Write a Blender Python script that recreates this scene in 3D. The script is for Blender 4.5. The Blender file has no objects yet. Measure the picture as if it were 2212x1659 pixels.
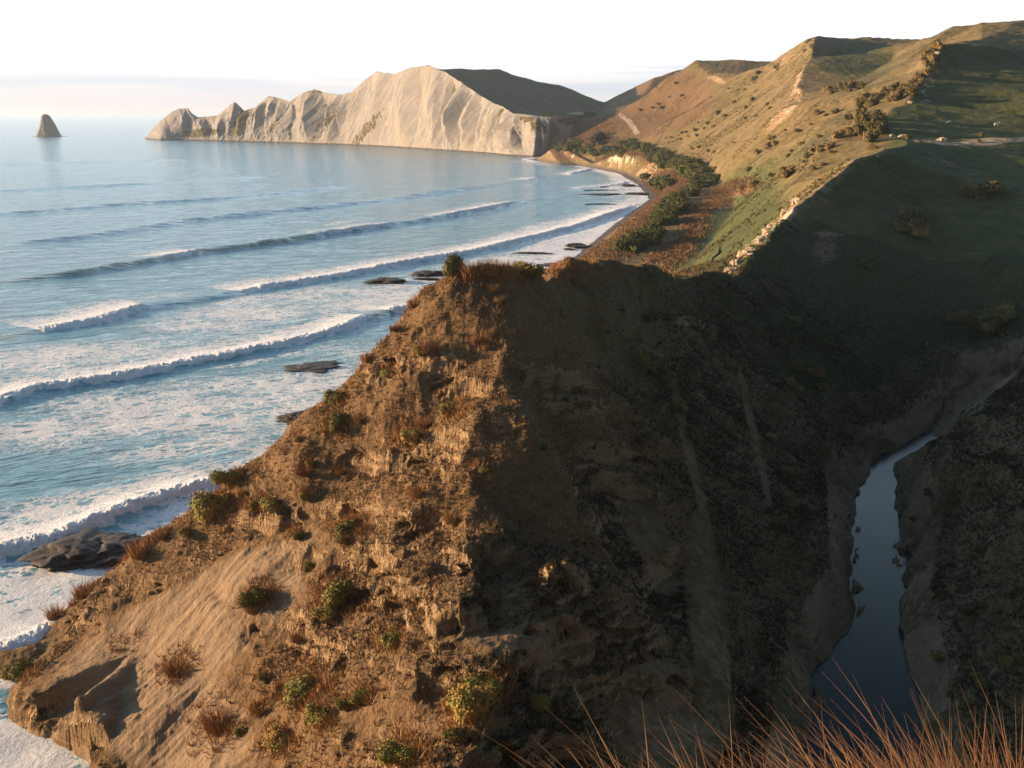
import bpy, math, random
import numpy as np
from mathutils import Vector
from mathutils.geometry import delaunay_2d_cdt
R = math.radians
random.seed(7); RNG = np.random.RandomState(11)
S = bpy.context.scene; COL = S.collection

# ------------------------------------------------------------------ camera
CAMZ = 70.0; FPX = 2080.0; PITCH = math.atan(0.282)
cam = bpy.data.objects.new('camera', bpy.data.cameras.new('camera')); COL.objects.link(cam)
cam.location = (0, 0, CAMZ); cam.rotation_euler = (math.pi/2 - PITCH, 0, 0)
cam.data.sensor_width = 36; cam.data.lens = 36*FPX/2212; cam.data.clip_start = 0.1; cam.data.clip_end = 200000
S.camera = cam
# ------------------------------------------------------------------ light
SUN_EL = 7.5; SUN_AZ = -8.0          # azimuth: degrees behind the left-hand side of the camera
ce = math.cos(R(SUN_EL))
SUN = Vector((-math.cos(R(SUN_AZ))*ce, -math.sin(R(SUN_AZ))*ce, math.sin(R(SUN_EL))))
sl = bpy.data.lights.new('sun', 'SUN'); sl.energy = 4.7; sl.angle = R(0.5); sl.color = (1.0, 0.66, 0.38)
so = bpy.data.objects.new('sun', sl); COL.objects.link(so)
so.rotation_euler = SUN.to_track_quat('Z', 'Y').to_euler()
W = bpy.data.worlds.new('World'); S.world = W; W.use_nodes = True
def build_world():
    nt = W.node_tree; nt.nodes.clear(); N = nt.nodes.new; L = nt.links.new
    out = N('ShaderNodeOutputWorld'); bg = N('ShaderNodeBackground'); bg.inputs[1].default_value = 0.10
    sky = N('ShaderNodeTexSky'); sky.sky_type = 'NISHITA'; sky.sun_disc = False
    sky.sun_elevation = R(SUN_EL); sky.sun_rotation = math.atan2(SUN.x, SUN.y)
    sky.air_density = 1.0; sky.dust_density = 0.4; sky.ozone_density = 4.0; sky.altitude = 50
    tc = N('ShaderNodeTexCoord'); sep = N('ShaderNodeSeparateXYZ'); L(tc.outputs['Generated'], sep.inputs[0])
    def ramp(src, st, interp='EASE'):
        c = N('ShaderNodeValToRGB'); c.color_ramp.interpolation = interp; r = c.color_ramp
        while len(r.elements) < len(st): r.elements.new(.5)
        for e, (p, col) in zip(r.elements, st): e.position = p; e.color = tuple(col)+(1,) if hasattr(col, '__len__') else (col, col, col, 1)
        L(src, c.inputs[0]); return c.outputs[0]
    # bright thin veil of high cloud: strong near the horizon, open blue overhead
    veil = ramp(sep.outputs[2], [(0.0, (.40, .355, .36)), (.022, (.41, .385, .395)), (.050, (.52, .51, .51)), (.10, (.74, .80, .82)), (.18, (.80, .93, 1)), (.36, (.54, .79, .98)), (.58, (.09, .17, .27)), (1, (.02, .04, .08))], 'LINEAR')
    # brighter on the sun's side, dimmer behind the hills on the right
    side = N('ShaderNodeMapRange'); side.interpolation_type = 'SMOOTHSTEP'; dp = N('ShaderNodeVectorMath'); dp.operation = 'DOT_PRODUCT'; L(tc.outputs['Generated'], dp.inputs[0]); dp.inputs[1].default_value = (-.60, .80, 0); L(dp.outputs['Value'], side.inputs[0])
    side.inputs[1].default_value = -.45; side.inputs[2].default_value = .90; side.inputs[3].default_value = 1.5; side.inputs[4].default_value = 8.0
    vs = N('ShaderNodeVectorMath'); vs.operation = 'SCALE'; L(veil, vs.inputs[0]); L(side.outputs[0], vs.inputs['Scale'])
    add = N('ShaderNodeVectorMath'); add.operation = 'ADD'; L(vs.outputs[0], add.inputs[0])
    sk = N('ShaderNodeVectorMath'); sk.operation = 'SCALE'; L(sky.outputs[0], sk.inputs[0]); sk.inputs['Scale'].default_value = .13; L(sk.outputs[0], add.inputs[1])
    # thin stretched cloud streaks low over the horizon
    mp = N('ShaderNodeMapping'); mp.inputs['Scale'].default_value = (1.6, 1.6, 60); L(tc.outputs['Generated'], mp.inputs[0])
    nz = N('ShaderNodeTexNoise'); nz.inputs['Scale'].default_value = 1.5; nz.inputs['Detail'].default_value = 7; nz.inputs['Roughness'].default_value = .5; nz.inputs['Distortion'].default_value = .3
    L(mp.outputs[0], nz.inputs['Vector'])
    cr = ramp(nz.outputs[0], [(.40, 0), (.62, 1)])
    band = ramp(sep.outputs[2], [(0, .10), (.012, .35), (.024, 1), (.040, 1), (.056, 0), (1, 0)])
    # the streaks thicken towards the right (behind the hills)
    az = N('ShaderNodeMapRange'); L(sep.outputs[0], az.inputs[0]); az.inputs[1].default_value = -.5; az.inputs[2].default_value = .12; az.inputs[3].default_value = .6; az.inputs[4].default_value = 1.0
    def mul(a, b):
        m = N('ShaderNodeMath'); m.operation = 'MULTIPLY'; L(a, m.inputs[0])
        if isinstance(b, float): m.inputs[1].default_value = b
        else: L(b, m.inputs[1])
        return m.outputs[0]
    fac = mul(mul(mul(cr, band), az.outputs[0]), .9)
    mix = N('ShaderNodeMix'); mix.data_type = 'RGBA'; L(fac, mix.inputs[0]); L(add.outputs[0], mix.inputs[6])
    mix.inputs[7].default_value = (2.6, 2.9, 3.3, 1)
    L(mix.outputs[2], bg.inputs[0]); L(bg.outputs[0], out.inputs[0])
build_world()
S.view_settings.view_transform = 'Standard'; S.view_settings.look = 'None'
S.view_settings.exposure = 1.45; S.view_settings.gamma = 1
S.cycles.max_bounces = 5; S.cycles.diffuse_bounces = 2; S.cycles.glossy_bounces = 3; S.cycles.transparent_max_bounces = 6

HAZE = True
# ------------------------------------------------------------------ view geometry helpers (2212 x 1659 units of the photograph)
CT, ST = math.cos(PITCH), math.sin(PITCH)
def ray(u, v):
    x = (u-1106)/FPX; yc = (829.5-v)/FPX
    return x, CT+yc*ST, -ST+yc*CT
def P(u, v, Y):
    x, y, z = ray(u, v); t = Y/y
    return (x*t, Y, CAMZ+z*t)
def Z(u, v, zz):
    x, y, z = ray(u, v); t = (zz-CAMZ)/z
    return (x*t, y*t, zz)
def proj(x, y, z):
    dz = z-CAMZ; f = y*CT-dz*ST; up = y*ST+dz*CT
    return 1106+FPX*x/f, 829.5-FPX*up/f

# ------------------------------------------------------------------ noise
def _h(ix, iy, iz):
    h = (ix*374761393 + iy*668265263 + iz*2147483647*0 + iz*1274126177) & 0xFFFFFFFF
    h = ((h ^ (h >> 13))*1103515245) & 0xFFFFFFFF
    return ((h ^ (h >> 16)) & 0xFFFF)/65535.0
def vnoise(x, y, z=None, seed=0):
    x = np.asarray(x, float); y = np.asarray(y, float)
    ix = np.floor(x).astype(np.int64); iy = np.floor(y).astype(np.int64)
    fx = x-ix; fy = y-iy; fx = fx*fx*fx*(fx*(fx*6-15)+10); fy = fy*fy*fy*(fy*(fy*6-15)+10)
    def lay(iz):
        a = _h(ix, iy, iz); b = _h(ix+1, iy, iz); c = _h(ix, iy+1, iz); d = _h(ix+1, iy+1, iz)
        return (a+(b-a)*fx)*(1-fy)+(c+(d-c)*fx)*fy
    if z is None: return lay(np.int64(seed*7919))*2-1
    z = np.asarray(z, float); iz = np.floor(z).astype(np.int64); fz = z-iz; fz = fz*fz*(3-2*fz)
    iz = iz+seed*7919
    return (lay(iz)*(1-fz)+lay(iz+1)*fz)*2-1
def fbm(x, y, z=None, o=4, seed=0, gain=.5):
    r = 0; a = 1; n = 0
    for i in range(o):
        c, s = math.cos(i*1.1+.3), math.sin(i*1.1+.3)
        X = (x*c-y*s)*2.03**i; Y = (x*s+y*c)*2.03**i
        r = r+a*vnoise(X, Y, None if z is None else z*2.03**i, seed+i); n += a; a *= gain
    return r/n
def ridged(x, y, z=None, o=3, seed=0):
    r = 0; a = 1; n = 0
    for i in range(o):
        r = r+a*(1-2*np.abs(vnoise(x*2.07**i, y*2.07**i, None if z is None else z*2.07**i, seed+i))); n += a; a *= .5
    return r/n
def sst(a, b, x):
    t = np.clip((x-a)/(b-a), 0, 1); return t*t*(3-2*t)

# ------------------------------------------------------------------ object helpers
def mesh_np(name, V, F, mat=None, attrs=None, smooth=True):
    """V (n,3), F (m,3|4) int"""
    me = bpy.data.meshes.new(name); V = np.ascontiguousarray(V, np.float32); F = np.ascontiguousarray(F, np.int32)
    k = F.shape[1]; me.vertices.add(len(V)); me.vertices.foreach_set('co', V.ravel())
    me.loops.add(F.size); me.loops.foreach_set('vertex_index', F.ravel())
    me.polygons.add(len(F)); me.polygons.foreach_set('loop_start', np.arange(0, F.size, k, dtype=np.int32))
    me.polygons.foreach_set('loop_total', np.full(len(F), k, np.int32))
    me.polygons.foreach_set('use_smooth', np.full(len(F), smooth, bool))
    if attrs:
        for an, A in attrs.items():
            A = np.asarray(A, np.float32)
            if A.ndim == 1:
                at = me.attributes.new(an, 'FLOAT', 'POINT'); at.data.foreach_set('value', A)
            else:
                at = me.attributes.new(an, 'FLOAT_COLOR', 'POINT'); at.data.foreach_set('color', A.ravel())
    if mat: me.materials.append(mat)
    me.update(calc_edges=True)
    return me
def link(name, me, parent=None, loc=None, rz=0):
    o = bpy.data.objects.new(name, me); COL.objects.link(o)
    if parent: o.parent = parent
    if loc is not None: o.location = loc
    o.rotation_euler = (0, 0, rz); return o
def tag(o, label, cat, group=None, kind=None):
    o['label'] = label; o['category'] = cat
    if group: o['group'] = group
    if kind: o['kind'] = kind
    return o
def struct(name, me, label=None, kind='structure', cat=None):
    o = link(name, me); o['kind'] = kind
    if label: o['label'] = label
    if cat: o['category'] = cat
    return o
def grid_faces(nr, nc, mask=None):
    i = np.arange(nr*nc).reshape(nr, nc)
    a = i[:-1, :-1]; b = i[:-1, 1:]; c = i[1:, 1:]; d = i[1:, :-1]
    F = np.stack([a, b, c, d], -1).reshape(-1, 4)
    return F if mask is None else F[mask.reshape(-1)]
def compact(V, F, attrs):
    u, inv = np.unique(F.ravel(), return_inverse=True)
    return V[u], inv.reshape(F.shape), {k: a[u] for k, a in attrs.items()}

# ------------------------------------------------------------------ node helpers
class NT:
    def __init__(s, name):
        s.m = bpy.data.materials.new(name); s.m.use_nodes = True; s.t = s.m.node_tree; s.t.nodes.clear()
        s.out = s.n('ShaderNodeOutputMaterial'); s.co = s.n('ShaderNodeTexCoord').outputs['Object']
    def n(s, ty, **kw):
        x = s.t.nodes.new(ty)
        for k, v in kw.items(): setattr(x, k, v)
        return x
    def l(s, a, b): s.t.links.new(a, b)
    def val(s, inp, v):
        if isinstance(v, bpy.types.NodeSocket): s.l(v, inp)
        elif v is not None:
            inp.default_value = v if not (isinstance(v, tuple) and len(v) == 3 and inp.type == 'RGBA') else v+(1,)
    def math(s, op, a, b=None, c=None, clamp=False):
        x = s.n('ShaderNodeMath', operation=op, use_clamp=clamp); s.val(x.inputs[0], a)
        if b is not None: s.val(x.inputs[1], b)
        if c is not None: s.val(x.inputs[2], c)
        return x.outputs[0]
    def mix(s, f, a, b, blend='MIX'):
        x = s.n('ShaderNodeMix', data_type='RGBA', blend_type=blend); s.val(x.inputs[0], f); s.val(x.inputs[6], a); s.val(x.inputs[7], b)
        return x.outputs[2]
    def noise(s, sc, det=4, rough=.55, vec=None, dist=0, scale3=None):
        v = vec or s.co
        if scale3:
            mp = s.n('ShaderNodeMapping'); mp.inputs['Scale'].default_value = scale3; s.l(v, mp.inputs[0]); v = mp.outputs[0]
        x = s.n('ShaderNodeTexNoise'); s.l(v, x.inputs['Vector'])
        x.inputs['Scale'].default_value = sc; x.inputs['Detail'].default_value = det; x.inputs['Roughness'].default_value = rough; x.inputs['Distortion'].default_value = dist
        return x.outputs[0]
    def ramp(s, f, *st):
        x = s.n('ShaderNodeValToRGB'); s.l(f, x.inputs[0]); r = x.color_ramp
        while len(r.elements) < len(st): r.elements.new(.5)
        for e, (p, c) in zip(r.elements, st): e.position = p; e.color = (tuple(c)+(1,)) if hasattr(c, '__len__') else (c, c, c, 1)
        return x.outputs[0]
    def attr(s, name, kind='Fac'):
        x = s.n('ShaderNodeAttribute', attribute_name=name); return x.outputs[kind]
    def sep(s, c):
        x = s.n('ShaderNodeSeparateColor'); s.l(c, x.inputs[0]); return x.outputs
    def bump(s, h, dist, strength=1, nrm=None):
        x = s.n('ShaderNodeBump'); s.l(h, x.inputs['Height']); x.inputs['Distance'].default_value = dist; x.inputs['Strength'].default_value = strength
        if nrm: s.l(nrm, x.inputs['Normal'])
        return x.outputs[0]
    def done(s, col, rough=.9, nrm=None, spec=.2, **kw):
        p = s.n('ShaderNodeBsdfPrincipled'); s.val(p.inputs['Base Color'], col); s.val(p.inputs['Roughness'], rough)
        s.val(p.inputs['Specular IOR Level'], spec)
        if nrm: s.l(nrm, p.inputs['Normal'])
        for k, v in kw.items(): s.val(p.inputs[k.replace('_', ' ')], v)
        s.l(p.outputs[0], s.out.inputs[0]); s.p = p; return s.m

# ------------------------------------------------------------------ terrain control points
PTS = []; EDG = []; FACE_LAND = []
def pl(*pts):
    """add a breakline"""
    i0 = len(PTS)
    for p in pts: PTS.append(p)
    for i in range(i0, len(PTS)-1): EDG.append((i, i+1))
def pp(*pts): PTS.extend(pts)
# spur: sea-side skyline, summit, knoll, then the rocky ridge up to the terrace
pl((-78, 104, -4), P(0, 1508, 105.5), P(80, 1418, 112), P(120, 1380, 115), P(200, 1298, 119), P(300, 1208, 122), P(400, 1120, 125), P(500, 1015, 127),
   P(600, 950, 128), P(700, 851, 129), P(760, 781, 130), P(860, 686, 131), P(950, 581, 132), P(1010, 558, 133), P(1090, 554, 134),
   P(1150, 576, 138), P(1185, 601, 145), P(1235, 561, 158), P(1300, 548, 165), P(1380, 561, 172), P(1420, 571, 180),
   P(1455, 596, 190), P(1500, 598, 200), P(1545, 590, 207), P(1595, 592, 215), P(1625, 545, 235), P(1650, 520, 250),
   P(1680, 480, 265), P(1720, 435, 285), P(1800, 375, 315), P(1850, 340, 335), P(1900, 322, 350), P(1960, 312, 370), P(2030, 306, 385), P(2212, 305, 410), (280, 440, 60))
# nose of the spur towards the camera
pl(P(1150, 680, 126), P(1085, 790, 119), P(1140, 930, 109), P(995, 990, 105.5), P(1030, 1060, 101.5), P(1190, 1240, 88), P(975, 1320, 83), P(1080, 1470, 74), P(950, 1659, 63), (-6, 54, 19), (-6, 44, 2))
# facet between
pp(P(800, 1000, 116), P(600, 1150, 113), P(800, 1250, 98), P(500, 1300, 104), P(300, 1400, 106), P(700, 1450, 88), P(450, 1480, 94.5),
   P(350, 1659, 87), P(600, 1659, 77), P(800, 1659, 70), P(60, 1490, 99.5), P(160, 1515, 94.5), P(240, 1600, 91))
pl(Z(-60, 1530, -1), Z(0, 1565, -1), Z(100, 1615, -1), Z(190, 1655, -1), (-42, 72, -1), (-28, 50, -1), (-6, 43, -1.2))
# shaded right face
pp(P(1500, 1000, 130), P(1650, 1100, 129), P(1400, 1300, 98), P(1350, 1500, 84), P(1300, 1659, 72), P(1550, 1659, 80), P(1580, 1400, 101),
   P(1300, 800, 140), P(1250, 1050, 115), P(1500, 750, 170), P(1700, 800, 190), P(1740, 1000, 160), P(1800, 600, 250), P(1900, 800, 215),
   P(1850, 450, 300), P(2050, 600, 260), P(2000, 430, 320), P(2212, 600, 255), P(2212, 420, 320), P(2150, 750, 235), P(1950, 700, 238), (210, 250, 32), (230, 340, 50))
# ravine banks (water level 2)
WEST = [Z(1735, 1665, 2), Z(1765, 1450, 2), Z(1842, 1345, 2), Z(1845, 1200, 2), Z(1848, 1080, 2), Z(1890, 995, 2), Z(2000, 935, 3), Z(2040, 875, 6), Z(2110, 810, 10), Z(2212, 790, 13)]
EAST0 = [Z(1980, 1665, 2), Z(1975, 1500, 2), Z(1932, 1350, 2), Z(1955, 1200, 2), Z(1935, 1100, 2), (79, 178, 2), (95, 188, 3.3), (106, 201, 6.3), (122, 214, 10.3), (146, 220, 14)]
EAST = EAST0[:5]+[tuple(w_[i]+(e_[i]-w_[i])*.45 if i < 2 else w_[i] for i in range(3)) for w_, e_ in zip(WEST[5:], EAST0[5:])]
mid = [((a[0]+b[0])/2, (a[1]+b[1])/2, min(a[2], b[2])-1.6) for a, b in zip(WEST, EAST)]
pl((10, 50, 1.9), (24, 66, 1.9), *WEST); pl((16, 41, 1.9), (34, 62, 1.9), *EAST); pl((-20, 44, -2), (-4, 41, -1.5), (14, 44, .2), (29, 64, .2), *mid)
# steep canyon walls above the banks
for i, (a, h, off) in enumerate(zip(WEST[:7], (5, 5, 8, 9, 8, 6, 4), (6, 5, 4.5, 4, 4, 4, 5))):
    pp((a[0]-off, a[1]+off*.3, 2+h))
# right-hand slope
pl((128, 176, 36), P(2212, 842, 162), P(2100, 895, 156), P(2020, 940, 150), P(1965, 1000, 149), P(1950, 1100, 150))
for a, h in zip(EAST[:4], (4, 3.5, 4, 5)): pp((a[0]+4, a[1]-1, 2+h))
pp(P(2212, 1659, 83), P(2212, 1300, 106), P(2212, 1050, 130), P(2080, 1200, 128), P(2080, 1450, 104), (90, 88, 24), (110, 130, 36), (75, 55, 24))
# camera-side wall (below the frame)
pp((-40, 20, 20), (0, 30, 20), (40, 34, 24), (-60, 60, -5), (0, 10, 56), (60, 20, 50), (-45, 0, 40))
# coast from the spur tip round the bay
COAST = [(-78, 112, -1), (-66, 128, -1), (-52, 152, -1), (-40, 200, -1), (-30, 260, -1), (-20, 330, -1), (-2, 395, -1), Z(1160, 585, -1), Z(1255, 535, -1),
         Z(1332, 475, -1), Z(1392, 432, -1), Z(1372, 402, -1), Z(1330, 376, -1), Z(1262, 361, -1), Z(1172, 346, -1), (42, 1632, -1)]
pl(*COAST)
pl(*[(x-25*1.0, y+(-6 if y < 500 else 0), -7) for x, y, z in COAST])
# beach top and bluff top
pl((2, 330, 3), (14, 395, 2), (30, 450, 1.6), (50, 540, 1.5), (84, 672, 1.5), (122, 815, 1.6), (133, 975, 2), (133, 1165, 2), (104, 1330, 2), (56, 1505, 2), (60, 1600, 3))
pl((22, 330, 13), (34, 400, 11), Z(1340, 512, 13), Z(1400, 455, 14), Z(1450, 412, 17), Z(1500, 382, 20), Z(1480, 358, 22), Z(1400, 347, 20), (128, 1212, 20), (96, 1350, 19), Z(1190, 322, 17))
pp((-36, 140, 10), (-25, 165, 22), (-18, 210, 28), (-4, 260, 26), (8, 300, 20), (20, 200, 34), (34, 240, 28))
pp((45, 300, 16), (52, 340, 12.5), (60, 400, 12.5), (90, 500, 15), (75, 520, 14))
# sea bottom
pp((-100, 160, -9), (-95, 100, -9), (-75, 250, -9), (-60, 400, -9), (-25, 520, -9), (15, 650, -9), (50, 800, -9), (70, 1000, -9), (60, 1200, -9), (20, 1350, -9), (-20, 1500, -9),
   (-400, 300, -9), (-300, 900, -9), (-350, 1500, -9), (-600, 2000, -9), (-700, 2600, -9), (-90, 50, -9), (-60, 30, -9))
for cr_, b_ in ((P(925, 141, 2010), (860, 318)), (P(960, 154, 1970), (915, 322)), (P(1000, 180, 1910), (960, 325)), (P(1050, 214, 1810), (1010, 328)), (P(1110, 245, 1710), (1085, 335)), (P(1150, 249, 1680), (1140, 339))):
    bb = Z(b_[0], b_[1], 0); pp((cr_[0]*.6+bb[0]*.4, cr_[1]*.6+bb[1]*.4, -9))
pp((-260, 2110, -9), (-330, 2300, -9), (-190, 2070, 20))
# foot of the hills
pl((60, 262, 27), P(1480, 594, 330), Z(1520, 545, 14), Z(1590, 450, 17), Z(1570, 400, 20), P(1530, 352, 830), P(1450, 336, 950), P(1380, 313, 1200))
# ridge between lit slope and dark field
pl(P(2025, 95, 640), P(2010, 140, 600), P(1992, 180, 560), P(1955, 218, 520), P(1900, 256, 470), P(1925, 285, 425), P(1955, 303, 385))
pp(P(1990, 297, 400), P(2212, 294, 440), P(2100, 235, 520), P(2212, 200, 540), (260, 470, 66))
pl(P(2025, 95, 640), P(2090, 97, 655), P(2130, 100, 655), P(2180, 112, 645), P(2230, 138, 635), (400, 640, 102))
pp(P(1800, 300, 430), P(1720, 330, 470), P(1700, 400, 380), P(1640, 450, 380), P(1780, 260, 560), P(1650, 330, 620))
pp(P(1850, 195, 700), P(1760, 216, 660), P(1950, 165, 655))
# H4
pl(P(1930, 118, 1000), P(1990, 84, 960), P(2030, 66, 920), P(2060, 52, 900), P(2120, 46, 890), P(2212, 40, 880), P(2330, 36, 880))
pp(P(1930, 150, 800), P(1880, 182, 730), P(2212, 100, 720), P(2120, 85, 740), P(2050, 92, 700))
pl(P(1926, 135, 960), P(1850, 177, 850), P(1745, 200, 780), P(1690, 235, 760), P(1626, 295, 760), P(1545, 345, 800))
# H3
pl(P(1560, 172, 1350), P(1600, 160, 1310), P(1650, 140, 1250), P(1700, 112, 1180), P(1735, 90, 1130), P(1760, 80, 1100), P(1752, 118, 1010), P(1722, 180, 860), P(1660, 235, 850), P(1590, 290, 880))
pl(P(1760, 80, 1100), P(1800, 80, 1180), P(1900, 79, 1200), P(1990, 81, 1180), P(2060, 78, 1150))
pp(P(1850, 120, 1060), P(1650, 190, 1080), P(1560, 240, 1120), P(1480, 300, 1120))
# H2
pl(Z(1185, 326, 16), P(1215, 310, 1465), P(1250, 292, 1470), P(1300, 263, 1475), P(1345, 238, 1480), P(1400, 198, 1490), P(1435, 170, 1500), P(1470, 150, 1500), P(1500, 130, 1500), P(1530, 163, 1400), P(1560, 172, 1350))
pp(P(1470, 250, 1350), P(1400, 290, 1300), P(1300, 318, 1340), P(1520, 215, 1300))
pl(P(1500, 133, 1640), P(1530, 135, 1700), P(1570, 137, 1700), P(1620, 146, 1650), P(1700, 160, 1700))
# far plateau and green hills
pl(P(922, 147, 2010), P(960, 160, 1975), P(1000, 185, 1910), P(1050, 219, 1810), P(1110, 248, 1710), P(1150, 251, 1680), P(1190, 255, 1660), P(1240, 253, 1730), P(1290, 253, 1800), (180, 1780, 62))
pl(P(922, 145, 2040), P(1080, 147, 2150), P(1120, 163, 2150), P(1160, 174, 2150), P(1210, 180, 2150), P(1250, 197, 2150), P(1305, 220, 2150), P(1360, 193, 2130), P(1415, 167, 2100), P(1470, 150, 2150))
pp(P(1080, 200, 1950), P(1150, 238, 1840), P(1300, 241, 1900), P(1200, 235, 1880), P(1380, 215, 1900), (260, 1620, 75), (58, 1640, 2), (92, 1700, 3), (124, 1765, 4), (110, 1600, 3), (160, 1690, 20), (-120, 2300, 100), (80, 2400, 90), (300, 2400, 80), (120, 1530, 12), (260, 1700, 90))
# out of frame fill
pp((330, 100, 60), (330, 400, 75), (520, 700, 130), (620, 1000, 150), (560, 1400, 140), (600, 2000, 130), (600, 2500, 90), (420, 1000, 140), (330, 1300, 120), (260, 60, 60))

def tin():
    XY = [Vector((p[0], p[1])) for p in PTS]
    r = delaunay_2d_cdt(XY, EDG, [], 0, 1e-4)
    vs, tris, orig = r[0], r[2], r[3]
    zs = np.zeros(len(vs)); 
    src = {}
    for i, o in enumerate(orig):
        if len(o): zs[i] = max(PTS[k][2] for k in o)
        else:
            # crossing of breaklines: inverse distance of the nearest two inputs
            d = sorted((((vs[i]-Vector(p[:2])).length, p[2]) for p in PTS))[:3]
            w = [1/(a[0]+.01) for a in d]; zs[i] = sum(a[1]*b for a, b in zip(d, w))/sum(w)
            print('cross', vs[i])
    return np.array([(v[0], v[1]) for v in vs]), zs, [t for t in tris]
TV, TZ, TT = tin()
def height_at(X, Y):
    sh = X.shape; X = X.ravel(); Y = Y.ravel(); H = np.full(X.shape, -9.0)
    order = np.argsort(Y, kind='stable'); ys = Y[order]
    for t in TT:
        a, b, c = TV[t[0]], TV[t[1]], TV[t[2]]
        lo, hi = np.searchsorted(ys, (min(a[1], b[1], c[1])-.01, max(a[1], b[1], c[1])+.01))
        idx = order[lo:hi]; x = X[idx]; y = Y[idx]
        k = (x >= min(a[0], b[0], c[0])-.01) & (x <= max(a[0], b[0], c[0])+.01); idx = idx[k]; x = x[k]; y = y[k]
        d = (b[1]-c[1])*(a[0]-c[0])+(c[0]-b[0])*(a[1]-c[1])
        if abs(d) < 1e-9 or not len(x): continue
        w0 = ((b[1]-c[1])*(x-c[0])+(c[0]-b[0])*(y-c[1]))/d; w1 = ((c[1]-a[1])*(x-c[0])+(a[0]-c[0])*(y-c[1]))/d; w2 = 1-w0-w1
        k = (w0 >= -1e-6) & (w1 >= -1e-6) & (w2 >= -1e-6)
        H[idx[k]] = w0[k]*TZ[t[0]]+w1[k]*TZ[t[1]]+w2[k]*TZ[t[2]]
    return H.reshape(sh)
def blur(A, n):
    for _ in range(n):
        B = np.pad(A, 1, mode='edge')
        A = (B[:-2, 1:-1]+B[2:, 1:-1]+B[1:-1, :-2]+B[1:-1, 2:]+2*B[1:-1, 1:-1])/6
        
    return A

def zonef(U, V, zones):
    m = np.zeros(U.shape)
    for u, v, ru, rv, ang, st in zones:
        c, s = math.cos(R(ang)), math.sin(R(ang)); du = U-u; dv = V-v
        a = (du*c+dv*s)/ru; b = (-du*s+dv*c)/rv
        m = np.maximum(m, st*np.exp(-(a*a+b*b)**1.5))
    return m
def polyline_dist(X, Y, pts):
    """distance to and arclength along a plan polyline"""
    D = np.full(X.shape, 1e9); SS = np.zeros(X.shape); SG = np.zeros(X.shape); acc = 0
    for (x0, y0), (x1, y1) in zip(pts[:-1], pts[1:]):
        dx, dy = x1-x0, y1-y0; L = math.hypot(dx, dy)
        t = np.clip(((X-x0)*dx+(Y-y0)*dy)/(L*L), 0, 1); d = np.hypot(X-x0-t*dx, Y-y0-t*dy)
        k = d < D; D = np.where(k, d, D); SS = np.where(k, acc+t*L, SS); SG = np.where(k, np.sign((X-x0)*dy-(Y-y0)*dx), SG); acc += L
    return D, SS, SG
def normals(X, Y, Zz):
    Pm = np.stack([X, Y, Zz], -1); a = np.gradient(Pm, axis=0); b = np.gradient(Pm, axis=1); n = np.cross(b, a)
    n /= np.maximum(np.linalg.norm(n, axis=-1, keepdims=True), 1e-9); n *= np.sign(n[..., 2:3]+1e-9); return n

# ------------------------------------------------------------------ materials of the ground
def mat_ground(name, near):
    t = NT(name); m1 = t.sep(t.attr('mask', 'Color')); rock, green, scree = m1[0], m1[1], m1[2]
    m2 = t.sep(t.attr('mask2', 'Color')); dry, path, stone = m2[0], m2[1], m2[2]
    f = 1.0 if near else .22
    n0 = t.noise(.09*f, 5, .6); n1 = t.noise(.9*f, 6, .65); n2 = t.noise(5.0*f, 5, .7)
    olive = t.mix(t.ramp(n1, (.35, 0), (.65, 1)), (.035, .034, .012) if near else (.07, .066, .022), (.10, .082, .032) if near else (.17, .145, .052))
    greenc = t.mix(t.ramp(n1, (.3, 0), (.7, 1)), (.040, .050, .020) if near else (.046, .064, .022), (.080, .086, .034) if near else (.118, .118, .044))
    brown = t.mix(t.ramp(n2, (.35, 0), (.65, 1)), (.10, .060, .030), (.235, .150, .078))
    tan = t.mix(t.ramp(n1, (.3, 0), (.7, 1)), (.17, .11, .058), (.30, .21, .115))
    rockc = t.mix(t.ramp(n2, (.3, 0), (.62, 1)), (.20, .125, .062), (.40, .285, .165))
    white = t.mix(t.ramp(n2, (.3, 0), (.7, 1)), (.42, .35, .25), (.66, .60, .48))
    rm = t.n('ShaderNodeMapping'); rm.inputs['Rotation'].default_value = (0, 0, R(-46)); t.l(t.co, rm.inputs[0])
    screec = t.mix(t.ramp(t.noise(1.3*f, 6, .7, vec=rm.outputs[0], scale3=(.16, 1.4, .5)), (.3, 0), (.7, 1)), (.19, .13, .08), (.31, .225, .14))
    def thr(m, n, w=.18):     # mask broken up by noise
        return t.math('SMOOTH_MIN', t.math('MAXIMUM', t.math('DIVIDE', t.math('SUBTRACT', t.math('ADD', m, t.math('MULTIPLY', t.math('SUBTRACT', n, .5), .9)), .42), w), 0.0), 1.0, .1)
    c = t.mix(t.ramp(n0, (.35, 0), (.65, 1)), t.mix(.3, olive, tan), t.mix(.6, olive, tan))
    c = t.mix(thr(green, n0, .3), c, greenc)
    c = t.mix(thr(dry, n1, .3), c, brown)
    c = t.mix(thr(scree, n1, .3), c, screec)
    c = t.mix(thr(rock, n2 if near else n1), c, rockc)
    c = t.mix(thr(stone, n2 if near else n1), c, white)
    c = t.mix(thr(path, n1, .4), c, (.34, .27, .19))
    h = t.math('ADD', t.math('MULTIPLY', n1, 1.2), t.math('MULTIPLY', n2, .35))
    if near:
        sv = t.noise(1.0, 5, .7, scale3=(.22, .22, 2.6), dist=.4); h = t.math('ADD', h, t.math('MULTIPLY', t.math('MULTIPLY', sv, rock), 2.6))
        c = t.mix(t.math('MULTIPLY', t.ramp(sv, (.40, .55), (.52, 0)), rock), c, (.15, .085, .04))
    return t.done(c, .95, t.bump(h, .5 if near else 1.6, .8), .08)
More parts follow.
